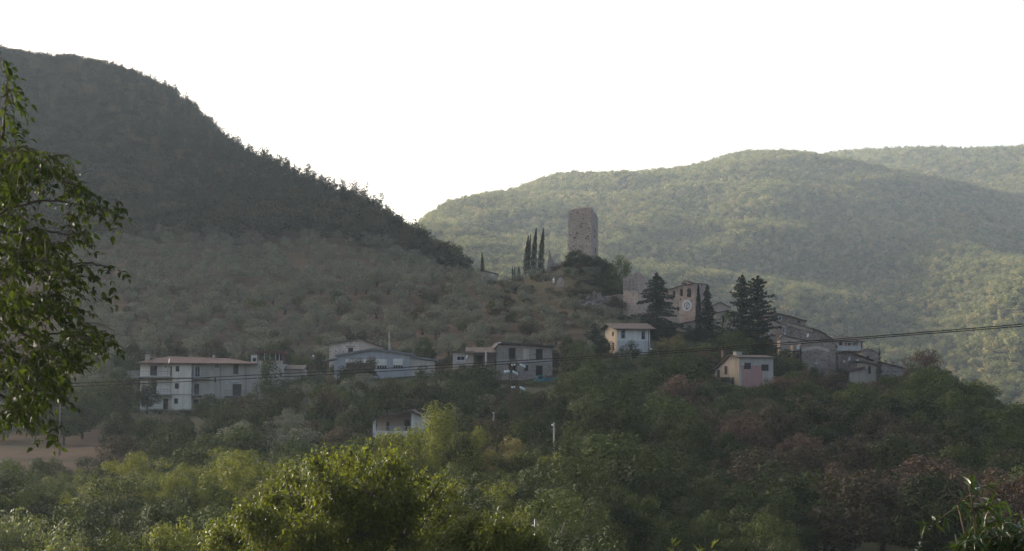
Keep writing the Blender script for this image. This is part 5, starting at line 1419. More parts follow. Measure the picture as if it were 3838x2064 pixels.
OLV = [crown_mesh("olive_crown", broad_puffs(370 + i, 26, .46, .50, .40, (.10, .19)), 3000, .048, 380 + i, L_OLIVE, aspect=.4) for i in range(5)]
OLV_T = [trunk_mesh("olive_trunk", BARK, 390 + i, .5, .05, 4, .3, .06) for i in range(3)]
SHR = [crown_mesh("shrub_foliage", [(0, 0, .42, .34, .34, .36)] + [(np.random.default_rng(400 + i).uniform(-.4, .4, 9)[j], np.random.default_rng(410 + i).uniform(-.4, .4, 9)[j], np.random.default_rng(420 + i).uniform(.25, .75, 9)[j], .22, .22, .2) for j in range(9)], 2200, .05, 430 + i, L_DARK, aspect=.55) for i in range(4)]
SHR_T = trunk_mesh("shrub_stem", BARK, 440, .4, .03, 5, .28)
FOAK = [crown_mesh("fine_crown", broad_puffs(800 + i, 46, .38, .52, .42, (.06, .12)), 10000, .021, 810 + i, L_GREEN, aspect=.55) for i in range(4)]
FTALL = [crown_mesh("fine_tall_crown", upright_puffs(820 + i, 40), 10000, .02, 830 + i, L_YELLOW, aspect=.5) for i in range(3)]
def cypress_mesh(seed, lean=0.0):
    r = np.random.default_rng(seed); n = 2600
    h_ = r.random(n) ** .85
    rr = .085 * np.clip((1.0 - h_) * 1.5, 0, 1) ** .62 * np.clip(h_ / .1 + .45, 0, 1)
    bump = 1 + .18 * np.sin(h_ * 40 + r.random(n) * 2)
    a = r.random(n) * 6.283
    q = rr * bump * (0.55 + .5 * r.random(n) ** .5)
    C = np.stack([np.cos(a) * q + lean * h_ ** 2 * .1, np.sin(a) * q, .03 + h_ * .96], 1)
    Nn = unit(np.stack([np.cos(a), np.sin(a), .15 + 0 * a], 1) + r.normal(size=(n, 3)) * .35)
    V, Fc = leaf_quads(C, Nn, .034, r, .4, up=np.array([0, 0, 1.4]))
    return np_mesh("cypress_foliage", V, Fc, L_CYP, False, {"tint": ('FACE', r.random(n))})
L_CYP = leaf("cypress_leaves", (0.014, 0.022, 0.012), (0.032, 0.045, 0.022), .12, .8, .1, .15)
L_FIR = leaf("fir_needles", (0.014, 0.027, 0.02), (0.034, 0.055, 0.036), .12, .75, .15, .1)
CYP = [cypress_mesh(450 + i, (i - 1) * .5) for i in range(3)]
CYP_T = trunk_mesh("cypress_trunk", BARK, 455, .5, .012, 0)
def fir_mesh(seed, n_whorl=22, base=.12, width=.26, top_round=0.0, droop=.1, dens=1.0, sparse_from=None, power=.85, rise=.0, per=(5, 8)):
    "whorls of flat sprays: real branches with needle tufts along them"
    r = np.random.default_rng(seed); C, Nn, wood = [], [], MB()
    wood.tube([(0, 0, -.04), (0, 0, .5), (0, 0, .985)], [.018, .011, .002], 7)
    for i in range(n_whorl):
        f_ = i / (n_whorl - 1); h_ = base + (1 - base) * f_ ** .92 * .985
        L0 = width * ((1 - f_) ** power + top_round * math.sin(math.pi * min(1, f_ * 1.0)) * .25) + .012
        nb = r.integers(*per)
        for k in range(nb):
            a = 6.283 * k / nb + r.uniform(-.4, .4); L = L0 * r.uniform(.45, 1.3)
            d = np.array([math.cos(a), math.sin(a), 0.])
            hz0 = h_ + r.uniform(-.012, .012)
            tip = np.array([0, 0, hz0]) + d * L + np.array([0, 0, L * (rise - droop) + L * r.uniform(-.08, .08)])
            wood.tube([(0, 0, hz0), tuple((np.array([0, 0, hz0]) + tip) / 2 + np.array([0, 0, L * .04])), tuple(tip)], [.004, .0028, .001], 4, False)
            m_ = int((20 + 330 * L) * dens)
            t = r.random(m_) ** .7
            side = np.array([-d[1], d[0], 0])
            wd = L * .24 * np.sin(np.clip(t * 1.02, 0, 1) * 2.6 + .3)[:, None]
            base_p = np.array([0, 0, hz0]) + (tip - np.array([0, 0, hz0])) * t[:, None]
            C.append(base_p + side * r.uniform(-1, 1, (m_, 1)) * wd + np.array([0, 0, 1]) * (r.normal(size=(m_, 1)) * .007 - .006 * np.abs(r.normal(size=(m_, 1)))))
            Nn.append(unit(np.array([0, 0, 1.0]) + r.normal(size=(m_, 3)) * .45))
    C, Nn = np.concatenate(C), np.concatenate(Nn)
    V, Fc = leaf_quads(C, Nn, .03, r, .45)
    return np_mesh("fir_foliage", V, Fc, L_FIR, False, {"tint": ('FACE', r.random(len(C)))}), wood.mesh("fir_trunk", BARK, True)
def plant(name, label, cat, p, H, W, crown, trunk, mat=None, group=None, rz=None, part=('crown', 'trunk'), lean=0.0, D=None):
    "one tree: an empty at its foot, crown and trunk meshes below it"
    o = bpy.data.objects.new(name, None); COL.objects.link(o)
    o.location = p; o.scale = (W, D or W, H); o.rotation_euler = (0, lean, random.uniform(0, 6.28) if rz is None else rz)
    tag(o, label, cat, group)
    for nm, me in ((part[0], crown), (part[1], trunk)):
        if me is None: continue
        c = bpy.data.objects.new(nm, me); COL.objects.link(c); c.parent = o
        if mat is not None and nm == part[0]:
            c.material_slots[0].link = 'OBJECT'; c.material_slots[0].material = mat
    return o
OCC = []
def tree_px(name, label, cat, x, ytop, width_px, d, crown, trunk, mat=None, group=None, rz=None, sink=0.0, ybase=None, part=('crown', 'trunk'), wfac=.72, lean=0.0):
    "tree whose top shows at photo x, ytop with a crown width_px wide, standing on the ground at distance d"
    p = gz_at(x, d)
    if ybase is not None: p.z = min(p.z, at(x, ybase, d).z) if ybase < 0 else at(x, ybase, d).z
    H = max(at(x, ytop, d).z - p.z, 1.0) * (1.07 if crown.name.startswith(('fine', 'broad', 'oak', 'shrub')) else 1.0)
    W = width_px * d / F / wfac
    if crown.name.startswith('fine_crown'): W = max(W, .72 * H)
    return plant(name, label, cat, p, H, W, crown, trunk, mat, group, rz, part, lean)
# ------------------------------------------------------------------ firs, cypresses and the trees of the castle hill
fa, fb = fir_mesh(501, 26, .03, .33, 0, .16, 1.25, power=.62)
tree_px('fir_tree', 'big dark broad fir between the ruined tower and the clock church', 'tree', 2462, 1024, 210, 421, fa, fb, rz=.3, wfac=.62, ybase=1300)
fa, fb = fir_mesh(502, 24, .05, .25, 0, .13, 1.15, power=.9)
tree_px('spruce_tree', 'dark conical spruce just right of the slim cypress by the church', 'tree', 2652, 1066, 123, 414, fa, fb, wfac=.5, ybase=1340)
fa, fb = fir_mesh(503, 24, .05, .22, .2, -.02, 1.05, power=.55, rise=.16, per=(5, 7))
tree_px('fir_tree', 'left one of the twin layered firs on the village crest', 'tree', 2784, 1028, 140, 412, fa, fb, wfac=.46, ybase=1340)
fa, fb = fir_mesh(504, 22, .05, .23, .2, -.03, 1.1, power=.5, rise=.2, per=(5, 7))
tree_px('fir_tree', 'right one of the twin layered firs, beside the old stone houses', 'tree', 2842, 1033, 161, 409, fa, fb, wfac=.46, ybase=1345)
tree_px('cypress_tree', 'slim dark cypress beside the clock church', 'tree', C5(1020, 0)[0], C5(0, 228)[1], 26, 417, CYP[1], CYP_T, wfac=.16, ybase=1330, part=('foliage', 'trunk'))
fa, fb = fir_mesh(505, 18, .05, .2, 0, .1, .9)
tree_px('spruce_tree', 'tiny dark spruce at the right end of the village houses', 'tree', CR(1745, 0)[0], CR(0, 622)[1], 26, 405, fa, fb, wfac=.42, ybase=1400)
fa, fb = fir_mesh(506, 20, .04, .34, 0, .12, 1.1, power=.6)
tree_px('fir_tree', 'broad dark fir left of the white house', 'tree', 2228, 1208, 118, 398, fa, fb, wfac=.62)
for (x, yt, yb, wd, lab) in ((757, 448, 845, 52, 'leftmost and thickest of the four tall cypresses left of the tower'), (787, 428, 840, 30, 'slim second cypress close behind the thick one left of the tower'),
        (834, 372, 862, 58, 'third tall cypress of the row left of the tower'), (908, 370, 880, 60, 'tallest rightmost cypress of the row left of the tower')):
    (px_, pt), (_, pb) = C4(x - 8, yt), C4(x, yb)
    tree_px('cypress_tree', lab, 'tree', px_, pt, wd * .361, 512, CYP[2], CYP_T, group='tall cypresses left of the tower', wfac=.155, ybase=pb + 4, part=('foliage', 'trunk'), rz=0.0, lean=.03)
for (x, yt, yb, wd, lab) in ((300, 622, 830, 36, 'lone small cypress on the crest above the slanting hut roof'), (617, 765, 965, 24, 'left one of two small paired cypresses left of the tall row'), (634, 772, 965, 20, 'right one of two small paired cypresses left of the tall row'), (677, 768, 905, 30, 'short blunt cypress left of the tall row'),
        (942, 782, 940, 34, 'low dark cypress at the right foot of the tall row'), (997, 800, 930, 50, 'short thick cypress below the ruined pinnacle')):
    (px_, pt), (_, pb) = C4(x, yt), C4(x, yb)
    tree_px('cypress_tree', lab, 'tree', px_, pt, wd * .361, 508 if x != 300 else 518, CYP[x % 3], CYP_T, group='small cypresses on the crest', wfac=.155, ybase=pb, part=('foliage', 'trunk'))
# bushes and trees under the tower
for i, (x, yt, w_, d, mt, sp, lab) in enumerate((
        (C4(1300, 0)[0], C4(0, 590)[1], 95, 492, L_DARK, 'b', 'round green tree hiding the left foot of the stone tower'),
        (C4(1215, 0)[0], C4(0, 640)[1], 70, 490, L_DARK, 'b', 'bushy dark tree at the left foot of the stone tower'),
        (C4(1420, 0)[0], C4(0, 660)[1], 90, 490, L_DARK, 'b', 'dark tree in the middle of the thicket under the stone tower'),
        (C4(1530, 0)[0], C4(0, 655)[1], 80, 489, L_DARK, 'b', 'dark tree right of the stone tower foot'),
        (C4(1610, 0)[0], C4(0, 720)[1], 60, 488, L_GREEN, 'b', 'lower green tree in the dip right of the tower thicket'),
        (C4(1735, 0)[0], C4(0, 640)[1], 75, 484, L_GREEN, 't', 'loose airy tree standing right of the tower thicket'),
        (C4(1800, 0)[0], C4(0, 720)[1], 45, 482, L_GREEN, 't', 'small loose tree left of the ruined tower stump'),
        (C4(1130, 0)[0], C4(0, 745)[1], 55, 494, L_BROWN, 'b', 'brownish bush between the ruined pinnacle and the tower thicket'),
        (C4(1060, 0)[0], C4(0, 765)[1], 40, 494, L_BROWN, 's', 'brownish shrub at the foot of the ruined pinnacle'),
        (C4(1380, 0)[0], C4(0, 800)[1], 95, 478, L_DARK, 'b', 'dark shaded bush below the tower thicket'),
        (C4(1250, 0)[0], C4(0, 790)[1], 80, 480, L_DARK, 'b', 'dark shaded bush right of the masonry stub'),
        (C4(1500, 0)[0], C4(0, 830)[1], 85, 474, L_DARK, 'b', 'dark bush above the pale rock outcrop'),
        (C4(1620, 0)[0], C4(0, 900)[1], 75, 468, L_DARK, 's', 'grey green shrub above the dry stone wall'),
        (C4(1700, 0)[0], C4(0, 890)[1], 70, 466, L_DARK, 's', 'grey green shrub left of the ruined tower stump'),
        (C4(1380, 0)[0], C4(0, 975)[1], 70, 462, L_DARK, 's', 'low shrub right above the rock outcrop'),
        (C4(1250, 0)[0], C4(0, 960)[1], 60, 462, L_BROWN, 's', 'brown shrub on the slope right below the masonry stub'))):
    cr = {'b': BROAD[i % 4], 't': TALL[i % 3], 's': SHR[i % 4]}[sp]
    tree_px('shrub' if sp == 's' else 'broadleaf_tree', lab, 'shrub' if sp == 's' else 'tree', x, yt, w_, d, cr, SHR_T if sp == 's' else OAK_T[i % 3], mt, 'thicket under the tower', wfac=.75 if sp != 't' else .5, part=('foliage', 'stem') if sp == 's' else ('crown', 'trunk'))
# ------------------------------------------------------------------ single trees round the houses
for i, (x, yt, w_, d, cr, mt, wf, lab) in enumerate((
        (1378, 1334, 82, 366, BROAD[0], L_BROWN, .62, 'brownish tree standing before the front of the blue grey shed'),
        (1320, 1350, 60, 366, BROAD[1], L_BROWN, .62, 'smaller brownish tree left of the one before the blue grey shed'),
        (800, 1474, 100, 328, BROAD[2], L_DARK, .62, 'dark round tree in front of the middle of the apartment block'),
        (1012, 1332, 95, 331, TALL[0], L_GREEN, .45, 'tall pale green tree covering the right part of the apartment block'),
        (972, 1420, 70, 328, TALL[1], L_GREEN, .45, 'lower pale green tree right of the dark tree before the apartment block'),
        (555, 1415, 80, 330, BROAD[3], L_DARK, .62, 'dark tree covering the lower left corner of the apartment block'),
        (1915, 1436, 60, 366, SHR[0], L_GREEN, .8, 'low shrub under the left doors of the unfinished house'),
        (1955, 1440, 70, 364, SHR[1], L_DARK, .8, 'low dark shrub behind the pylon head'),
        (2000, 1442, 60, 363, SHR[2], L_GREEN, .8, 'low shrub left of the teal truck'),
        (2045, 1441, 60, 362, SHR[3], L_GREEN, .8, 'low shrub below the teal truck'),
        (2085, 1436, 60, 362, SHR[0], L_DARK, .8, 'low dark shrub right of the teal truck'),
        (1880, 1430, 60, 366, SHR[2], L_DARK, .8, 'low dark shrub left of the unfinished house foot'),
        (535, 1532, 70, 331, SHR[1], L_DARK, .8, 'dark shrub at the left foot of the apartment block'),
        (600, 1540, 75, 329, SHR[2], L_DARK, .8, 'dark shrub below the white half of the apartment block'),
        (665, 1550, 75, 327, SHR[3], L_BROWN, .8, 'brown shrub below the stair tower of the apartment block'),
        (720, 1540, 70, 327, SHR[0], L_DARK, .8, 'dark shrub right of the stair tower foot'),
        (760, 1545, 80, 325, SHR[1], L_GREEN, .8, 'green shrub left of the pale tall tree before the block'),
        (2690, 1418, 60, 364, SHR[1], L_GREEN, .8, 'green shrub left of the pink house canopy'),
        (2735, 1436, 70, 362, SHR[2], L_GREEN, .8, 'green shrub under the pink house gable'),
        (2785, 1442, 70, 361, SHR[3], L_GREEN, .8, 'green shrub at the front corner of the pink house'),
        (2640, 1405, 70, 368, SHR[0], L_GREEN, .8, 'green shrub farther left of the pink house'),
        (2200, 1098, 60, 453, SHR[0], L_DARK, .8, 'dark shrub left over the pale rock outcrop'),
        (2285, 1105, 60, 452, SHR[1], L_DARK, .8, 'dark shrub at the right end of the pale rock outcrop'),
        (2320, 1110, 55, 450, SHR[2], L_DARK, .8, 'dark shrub before the dry stone wall'),
        (2225, 1138, 70, 449, SHR[3], L_OLIVE, .8, 'grey green shrub below the pale rock outcrop'),
        (2300, 1150, 70, 446, SHR[0], L_OLIVE, .8, 'grey green shrub left of the ruined tower foot'),
        (1415, 1622, 80, 262, SHR[1], L_GREEN, .8, 'green shrub hiding the left foot of the villa'),
        (1480, 1612, 85, 261, SHR[2], L_GREEN, .8, 'green shrub hiding the middle of the villa loggia foot'),
        (1545, 1608, 85, 260, SHR[3], L_GREEN, .8, 'green shrub below the villa corner'),
        (1600, 1598, 80, 259, SHR[0], L_GREEN, .8, 'green shrub hiding the right foot of the villa'),
        (2500, 1252, 95, 394, SHR[0], L_GOLD, .8, 'golden brown bush right of the white house'),
        (2550, 1275, 80, 396, SHR[1], L_BROWN, .8, 'brown green bush right of the golden one'),
        (2358, 1283, 70, 390, BROAD[1], L_DARK, .62, 'dark leafy tree in front of the lower wall of the white house'),
        (2330, 1305, 50, 389, BROAD[2], L_DARK, .62, 'small dark tree at the left corner of the white house'),
        (2600, 1225, 70, 424, BROAD[0], L_DARK, .62, 'grey green bush below the church annexe'),
        (2560, 1240, 70, 420, BROAD[3], L_DARK, .62, 'dark bush right of the big fir foot'),
        (2740, 1160, 85, 418, TALL[2], L_GREEN, .45, 'tall greenish tree between the spruce and the twin firs'),
        (2710, 1230, 90, 414, BROAD[2], L_DARK, .62, 'dark tree under the tan house'),
        (2790, 1240, 95, 405, BROAD[1], L_DARK, .62, 'dark tree at the foot of the twin firs'),
        (2880, 1262, 80, 404, BROAD[0], L_DARK, .62, 'dark green tree hiding the foot of the peach gable'),
        (2930, 1300, 90, 398, BROAD[3], L_DARK, .62, 'dark tree left of the brown tower house'),
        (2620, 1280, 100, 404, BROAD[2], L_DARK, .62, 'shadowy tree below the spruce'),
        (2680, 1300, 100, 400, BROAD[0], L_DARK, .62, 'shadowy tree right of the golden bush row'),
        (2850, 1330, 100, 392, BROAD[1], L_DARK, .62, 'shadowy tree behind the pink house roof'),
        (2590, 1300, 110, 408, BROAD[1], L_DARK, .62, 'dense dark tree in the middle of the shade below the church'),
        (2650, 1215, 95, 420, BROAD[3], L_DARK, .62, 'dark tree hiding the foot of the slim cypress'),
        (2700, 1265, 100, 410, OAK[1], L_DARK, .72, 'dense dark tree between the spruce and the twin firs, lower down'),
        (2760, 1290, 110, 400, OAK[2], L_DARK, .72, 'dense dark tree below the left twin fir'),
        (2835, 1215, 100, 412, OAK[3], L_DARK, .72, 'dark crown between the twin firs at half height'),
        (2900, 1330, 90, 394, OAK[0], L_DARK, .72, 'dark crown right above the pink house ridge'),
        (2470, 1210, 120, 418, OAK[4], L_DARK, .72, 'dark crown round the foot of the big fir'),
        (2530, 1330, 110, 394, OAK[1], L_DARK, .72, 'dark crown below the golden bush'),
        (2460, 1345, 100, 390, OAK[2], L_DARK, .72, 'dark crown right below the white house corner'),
        (2090, 1320, 70, 384, BROAD[2], L_DARK, .62, 'dark tree at the right wall of the unfinished house'),
        (2150, 1300, 80, 388, BROAD[1], L_DARK, .62, 'dark tree between the unfinished house and the broad fir'),
        (1975, 1218, 55, 425, SHR[2], L_PINE, .8, 'very dark shrub on the slope above the unfinished house'),
        (1660, 1330, 60, 386, SHR[3], L_DARK, .8, 'dark hedge shrub between the shed and the low cream house'),
        (1600, 1325, 70, 392, SHR[0], L_DARK, .8, 'dark hedge shrub right behind the shed lean-to'))):
    shrub = cr in SHR
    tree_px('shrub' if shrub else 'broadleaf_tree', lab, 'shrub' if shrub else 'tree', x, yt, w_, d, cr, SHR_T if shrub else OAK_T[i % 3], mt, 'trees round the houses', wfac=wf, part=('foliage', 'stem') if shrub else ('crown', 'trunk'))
# ------------------------------------------------------------------ sunlit trees of the valley, placed one by one
for i, (x, yt, w_, d, cr, mt, wf, lab) in enumerate((
        (1652, 1536, 185, 165, FTALL[0], L_YELLOW, .6, 'tall sunlit tree rising above the villa roof'),
        (1560, 1612, 100, 162, FOAK[2], L_YELLOW, .6, 'sunlit tree just left of the tall one by the villa'),
        (1462, 1615, 120, 160, FOAK[0], L_YELLOW, .72, 'round sunlit tree below the left end of the villa'),
        (1375, 1630, 120, 158, FOAK[1], L_GREEN, .72, 'sunlit tree left of the villa tree group'),
        (1505, 1612, 70, 164, FOAK[3], L_YELLOW, .6, 'thin sunlit tree in front of the villa loggia'),
        (1782, 1608, 120, 168, FOAK[0], L_YELLOW, .6, 'sunlit tree halfway between the villa and the golden tree'),
        (1735, 1640, 110, 165, FOAK[2], L_GREEN, .72, 'lower sunlit tree right of the tall villa tree'),
        (1912, 1636, 90, 166, FOAK[1], L_GOLD, .62, 'golden tree below the pylon'),
        (1865, 1668, 80, 164, FOAK[3], L_GOLD, .72, 'lower golden tree left of the other golden one'),
        (1985, 1690, 120, 162, FOAK[0], L_GREEN, .72, 'green tree right of the golden trees'),
        (2060, 1705, 130, 160, FOAK[0], L_YELLOW, .72, 'green tree at the foot of the concrete pole'),
        (2150, 1725, 140, 165, FOAK[1], L_GREEN, .72, 'broad green tree right of the concrete pole'),
        (1700, 1740, 150, 150, FOAK[2], L_GREEN, .72, 'shaded green tree right of the front walnut crown'),
        (1830, 1760, 160, 150, FOAK[3], L_GREEN, .72, 'large shaded green tree below the golden trees'),
        (1960, 1790, 170, 148, FOAK[1], L_GREEN, .72, 'large green tree below the green and golden pair'),
        (2110, 1800, 170, 150, FOAK[0], L_DARK, .72, 'dark green tree behind the insulator pole'),
        (880, 1700, 185, 140, FOAK[2], L_YELLOW, .6, 'big rounded pale tree left of the front walnut'),
        (800, 1790, 120, 138, FOAK[2], L_GREEN, .72, 'darker tree left of the big pale rounded tree'),
        (700, 1725, 130, 150, FOAK[3], L_YELLOW, .6, 'sunlit tree at left of the big pale one'),
        (640, 1780, 120, 146, FOAK[0], L_YELLOW, .6, 'second sunlit tree in the lower left row'),
        (560, 1800, 130, 144, FOAK[0], L_GREEN, .72, 'green tree in the middle of the lower left row'),
        (490, 1820, 110, 142, FOAK[1], L_BROWN, .72, 'reddish tinted tree of the lower left row'),
        (380, 1800, 150, 142, FOAK[1], L_YELLOW, .6, 'yellow green tree with several peaks in the lower left row'),
        (300, 1830, 130, 140, FOAK[3], L_YELLOW, .72, 'yellowish tree left of the peaked one'),
        (200, 1840, 120, 138, FOAK[0], L_GREEN, .72, 'green tree above the silver willow'),
        (30, 1760, 160, 130, FOAK[0], L_DARK, .72, 'dark tree at the left picture edge below the brown field'),
        (110, 1830, 120, 132, FOAK[1], L_GREEN, .72, 'green tree between the edge tree and the silver willow'),
        (140, 1720, 90, 190, FOAK[2], L_DARK, .72, 'round dark bush alone on the brown field'),
        (300, 1760, 80, 186, FOAK[3], L_DARK, .72, 'dark bush at the lower rim of the brown field'),
        (420, 1740, 110, 180, FOAK[0], L_DARK, .72, 'dark bush right of the brown field'),
        (590, 1730, 140, 178, FOAK[0], L_DARK, .72, 'dark round tree behind the lower left row'),
        (990, 1760, 140, 150, FOAK[2], L_GREEN, .72, 'shaded tree between the pale rounded tree and the walnut'),
        (90, 1893, 180, 84, FOAK[3], L_WILLOW, .72, 'silver grey willow in the lower left corner'),
        (10, 1930, 150, 82, FOAK[0], L_WILLOW, .72, 'left part silver willow cut by the picture edge'),
        (640, 1955, 190, 92, FOAK[0], L_YELLOW, .72, 'rounded light green tree at the bottom left of the walnut'),
        (740, 1975, 150, 94, FOAK[1], L_YELLOW, .72, 'light green tree touching the walnut from the left'),
        (810, 1960, 100, 96, FOAK[2], L_GREEN, .72, 'small green tree behind the left walnut edge'),
        (260, 2010, 160, 88, FOAK[3], L_YELLOW, .72, 'low yellow green bush right of the silver willow'),
        (400, 2000, 150, 90, FOAK[0], L_GREEN, .72, 'low green bush at the bottom edge below the row'),
        (500, 2020, 120, 92, FOAK[1], L_GREEN, .72, 'low dark bush at the bottom edge left of the light green tree'),
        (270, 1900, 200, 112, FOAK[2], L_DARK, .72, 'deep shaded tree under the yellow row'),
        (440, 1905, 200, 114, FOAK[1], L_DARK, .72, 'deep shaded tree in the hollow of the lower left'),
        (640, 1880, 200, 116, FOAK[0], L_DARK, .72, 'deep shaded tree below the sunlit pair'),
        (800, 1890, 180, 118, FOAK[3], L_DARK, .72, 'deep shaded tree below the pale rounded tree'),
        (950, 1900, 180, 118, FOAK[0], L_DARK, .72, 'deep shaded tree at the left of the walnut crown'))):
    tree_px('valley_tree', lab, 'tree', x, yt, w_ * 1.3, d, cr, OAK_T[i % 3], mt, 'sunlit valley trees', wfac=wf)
# ------------------------------------------------------------------ woods and groves, tree by tree, in front-to-back order
rnd = random.Random(77)
def blocked(x, ytop, ybot, half, d):
    for (a, b, c, e, dk) in KEEP:
        if d < dk + 7 and x + half > a and x - half < b and ytop < e and ybot > c: return True
    return False
def project_xy(p):
    return project(p)
def grow(n, zone, spec, mind, maxtries=60000):
    "zone(x, d) -> probability; spec(x, d, y) -> dict; keeps trees mind(d) metres apart"
    placed, cell, tries = [], {}, 0
    while len(placed) < n and tries < maxtries:
        tries += 1
        x, d = zone()
        X = (x - PX) / F * d; q = mind
        kx, ky = int(X // q), int(d // q)
        if any((X - a) ** 2 + (d - b) ** 2 < q * q for i in (-1, 0, 1) for j in (-1, 0, 1) for a, b in cell.get((kx + i, ky + j), ())): continue
        p = Vector((X, d, ground_z(X, d)))
        sx, sy = project(p)
        s_ = spec(x, d, sy)
        if s_ is None: continue
        H, W = s_['H'], s_['W']
        half = W * s_.get('wf', .72) * .5 * F / d; top = sy - H * F / d
        if blocked(x, top, sy, half * .8, d):
            H2 = H * .55; top2 = sy - H2 * F / d
            if blocked(x, top2, sy, half * .5, d): continue
            s_['H'], s_['W'] = H2, W * .7
        cell.setdefault((kx, ky), []).append((X, d)); placed.append(1)
        s_['p'] = p
        plant(s_['name'], s_['label'], s_['cat'], p, s_['H'], s_['W'], s_['crown'], s_['trunk'], s_.get('mat'), s_['group'], None, s_.get('part', ('crown', 'trunk')))
    return len(placed)
def where(x):
    return ('below the apartment block', 'below the blue grey shed', 'below the unfinished house', 'below the white house', 'below the pink house', 'below the old stone houses', 'at the far right')[0 if x < 1080 else 1 if x < 1650 else 2 if x < 2180 else 3 if x < 2640 else 4 if x < 2960 else 5 if x < 3420 else 6]
# olive grove on the terraces
def olive_zone():
    d = rnd.uniform(398, 509); return rnd.uniform(200, 2330), d
def olive_spec(x, d, y):
    lim = 1300 + (1 - (d - 398) / 242) * 700
    if x > 1950 and d > 460 or x > 1650 and d > 500: 
        if rnd.random() < .3: return None
        small = True
    else: small = False
    if x > 2000 and 446 < d < 475: return None
    H = rnd.uniform(2.9, 4.6) * (.72 if small else 1); k = rnd.random() + (.12 if small else 0)
    w_ = 'above the apartment block' if x < 1080 else 'above the pale barn and shed' if x < 1700 else 'on the slope below the cypresses'
    if k < .87: return dict(name='olive_tree', label='grey green olive tree on the terraced slope ' + w_, cat='tree', H=H, W=H * rnd.uniform(1.05, 1.4), crown=rnd.choice(OLV), trunk=rnd.choice(OLV_T), group='olive trees ' + w_, wf=.95)
    return dict(name='shrub', label='darker green bush among the olive trees ' + w_, cat='shrub', H=H * .85, W=H * 1.0, crown=rnd.choice(SHR), trunk=SHR_T, mat=rnd.choice([L_DARK, L_GREEN, L_BROWN]), group='dark bushes among the olives ' + w_, part=('foliage', 'stem'), wf=.9)
n1 = grow(270, olive_zone, olive_spec, 4.7)
# low scrub on the castle knoll
def scrub_zone(): return rnd.uniform(1830, 2345), rnd.uniform(428, 506)
def scrub_spec(x, d, y):
    H = rnd.uniform(.9, 2.1); k = rnd.random()
    mt, word = (L_OLIVE, 'grey green') if k < .5 else (L_DARK, 'dark green') if k < .8 else (L_BROWN, 'brownish')
    return dict(name='shrub', label=f'low {word} scrub bush on the castle knoll', cat='shrub', H=H, W=H * rnd.uniform(1.3, 1.9), crown=rnd.choice(SHR), trunk=SHR_T, mat=mt, group='scrub on the castle knoll', part=('foliage', 'stem'), wf=.9)
ns = grow(110, scrub_zone, scrub_spec, 2.2)
# hedge-like bushes filling the valley bottom
def valley_zone(): return rnd.uniform(-120, 3000), rnd.uniform(98, 192)
def valley_spec(x, d, y):
    if x > 2250 and d < 140: return None
    if 1340 < x < 1680 and d > 135: return None
    H = rnd.uniform(3.8, 6.4) * (1.1 if x > 2000 else .8 if x < 520 and d > 140 else 1); k = rnd.random()
    mt, word = (L_YELLOW, 'yellow green') if k < .28 and x < 2000 else (L_GREEN, 'mid green') if k < .7 else (L_DARK, 'dark')
    side = 'left of the front walnut' if x < 1000 else 'behind the front walnut' if x < 1950 else 'right of the front walnut'
    return dict(name='valley_bush', label=f'{word} bushy tree in the valley bottom {side}', cat='tree', H=H, W=H * rnd.uniform(1.0, 1.35), crown=rnd.choice(FOAK), trunk=rnd.choice(OAK_T), mat=mt, group=f'valley bushes {side}', wf=.7)
n0 = grow(190, valley_zone, valley_spec, 3.6)
# wooded slope under the houses
def slope_zone():
    return rnd.uniform(-60, 2420), rnd.uniform(196, 398)
def slope_spec(x, d, y):
    if x < 440 and d < 335 and not (x > 380 and d > 300) and not (d > 268 and rnd.random() < .7): return None
    if 1380 < x < 1650 and 225 < d < 282: return None
    if d > 372 and x < 1900 and rnd.random() < .5: return None
    H = rnd.uniform(4.2, 7.2) * (1.0 if d > 260 else 1.05); k = rnd.random()
    cr = rnd.choice(BROAD + OAK[:2])
    mt, word = (L_DARK, 'dark green') if k < .5 else (L_GREEN, 'mid green') if k < .8 else (L_OLIVE, 'greyish') if k < .9 else (L_BROWN, 'brownish')
    return dict(name='broadleaf_tree', label=f'{word} broadleaf tree in the shaded wood {where(x)}', cat='tree', H=H, W=H * rnd.uniform(.85, 1.2), crown=cr, trunk=rnd.choice(OAK_T), mat=mt, group=f'shaded wood {where(x)}', wf=.7)
n2 = grow(290, slope_zone, slope_spec, 5.0)
# oak wood covering the right-hand spur
def oak_zone():
    return rnd.uniform(2180, 3990), rnd.uniform(172, 408)
def oak_spec(x, d, y):
    if d > 395 and x < 2960: return None
    if x < 2420 and d > 330: return None
    H = rnd.uniform(6.0, 9.6); k = rnd.random()
    rustz = math.exp(-((x - 3180) / 480) ** 2) * (1 if 190 < d < 305 else .3)
    if k < .27 * rustz: mt, word = L_RUST, 'rust coloured'
    elif k < .75 * rustz: mt, word = L_BROWN, 'browning'
    elif k < .82: mt, word = L_GREEN, 'green'
    else: mt, word = L_DARK, 'dark green'
    if d > 330 and k > .25: mt, word = (L_GREEN, 'green')
    return dict(name='oak_tree', label=f'{word} oak in the wood {where(x)}', cat='tree', H=H, W=H * rnd.uniform(.95, 1.3), crown=rnd.choice(OAK), trunk=rnd.choice(OAK_T), mat=mt, group=f'oak wood {where(x)}', wf=.72)
n3 = grow(280, oak_zone, oak_spec, 6.4)
print("trees", n1, n2, n3)
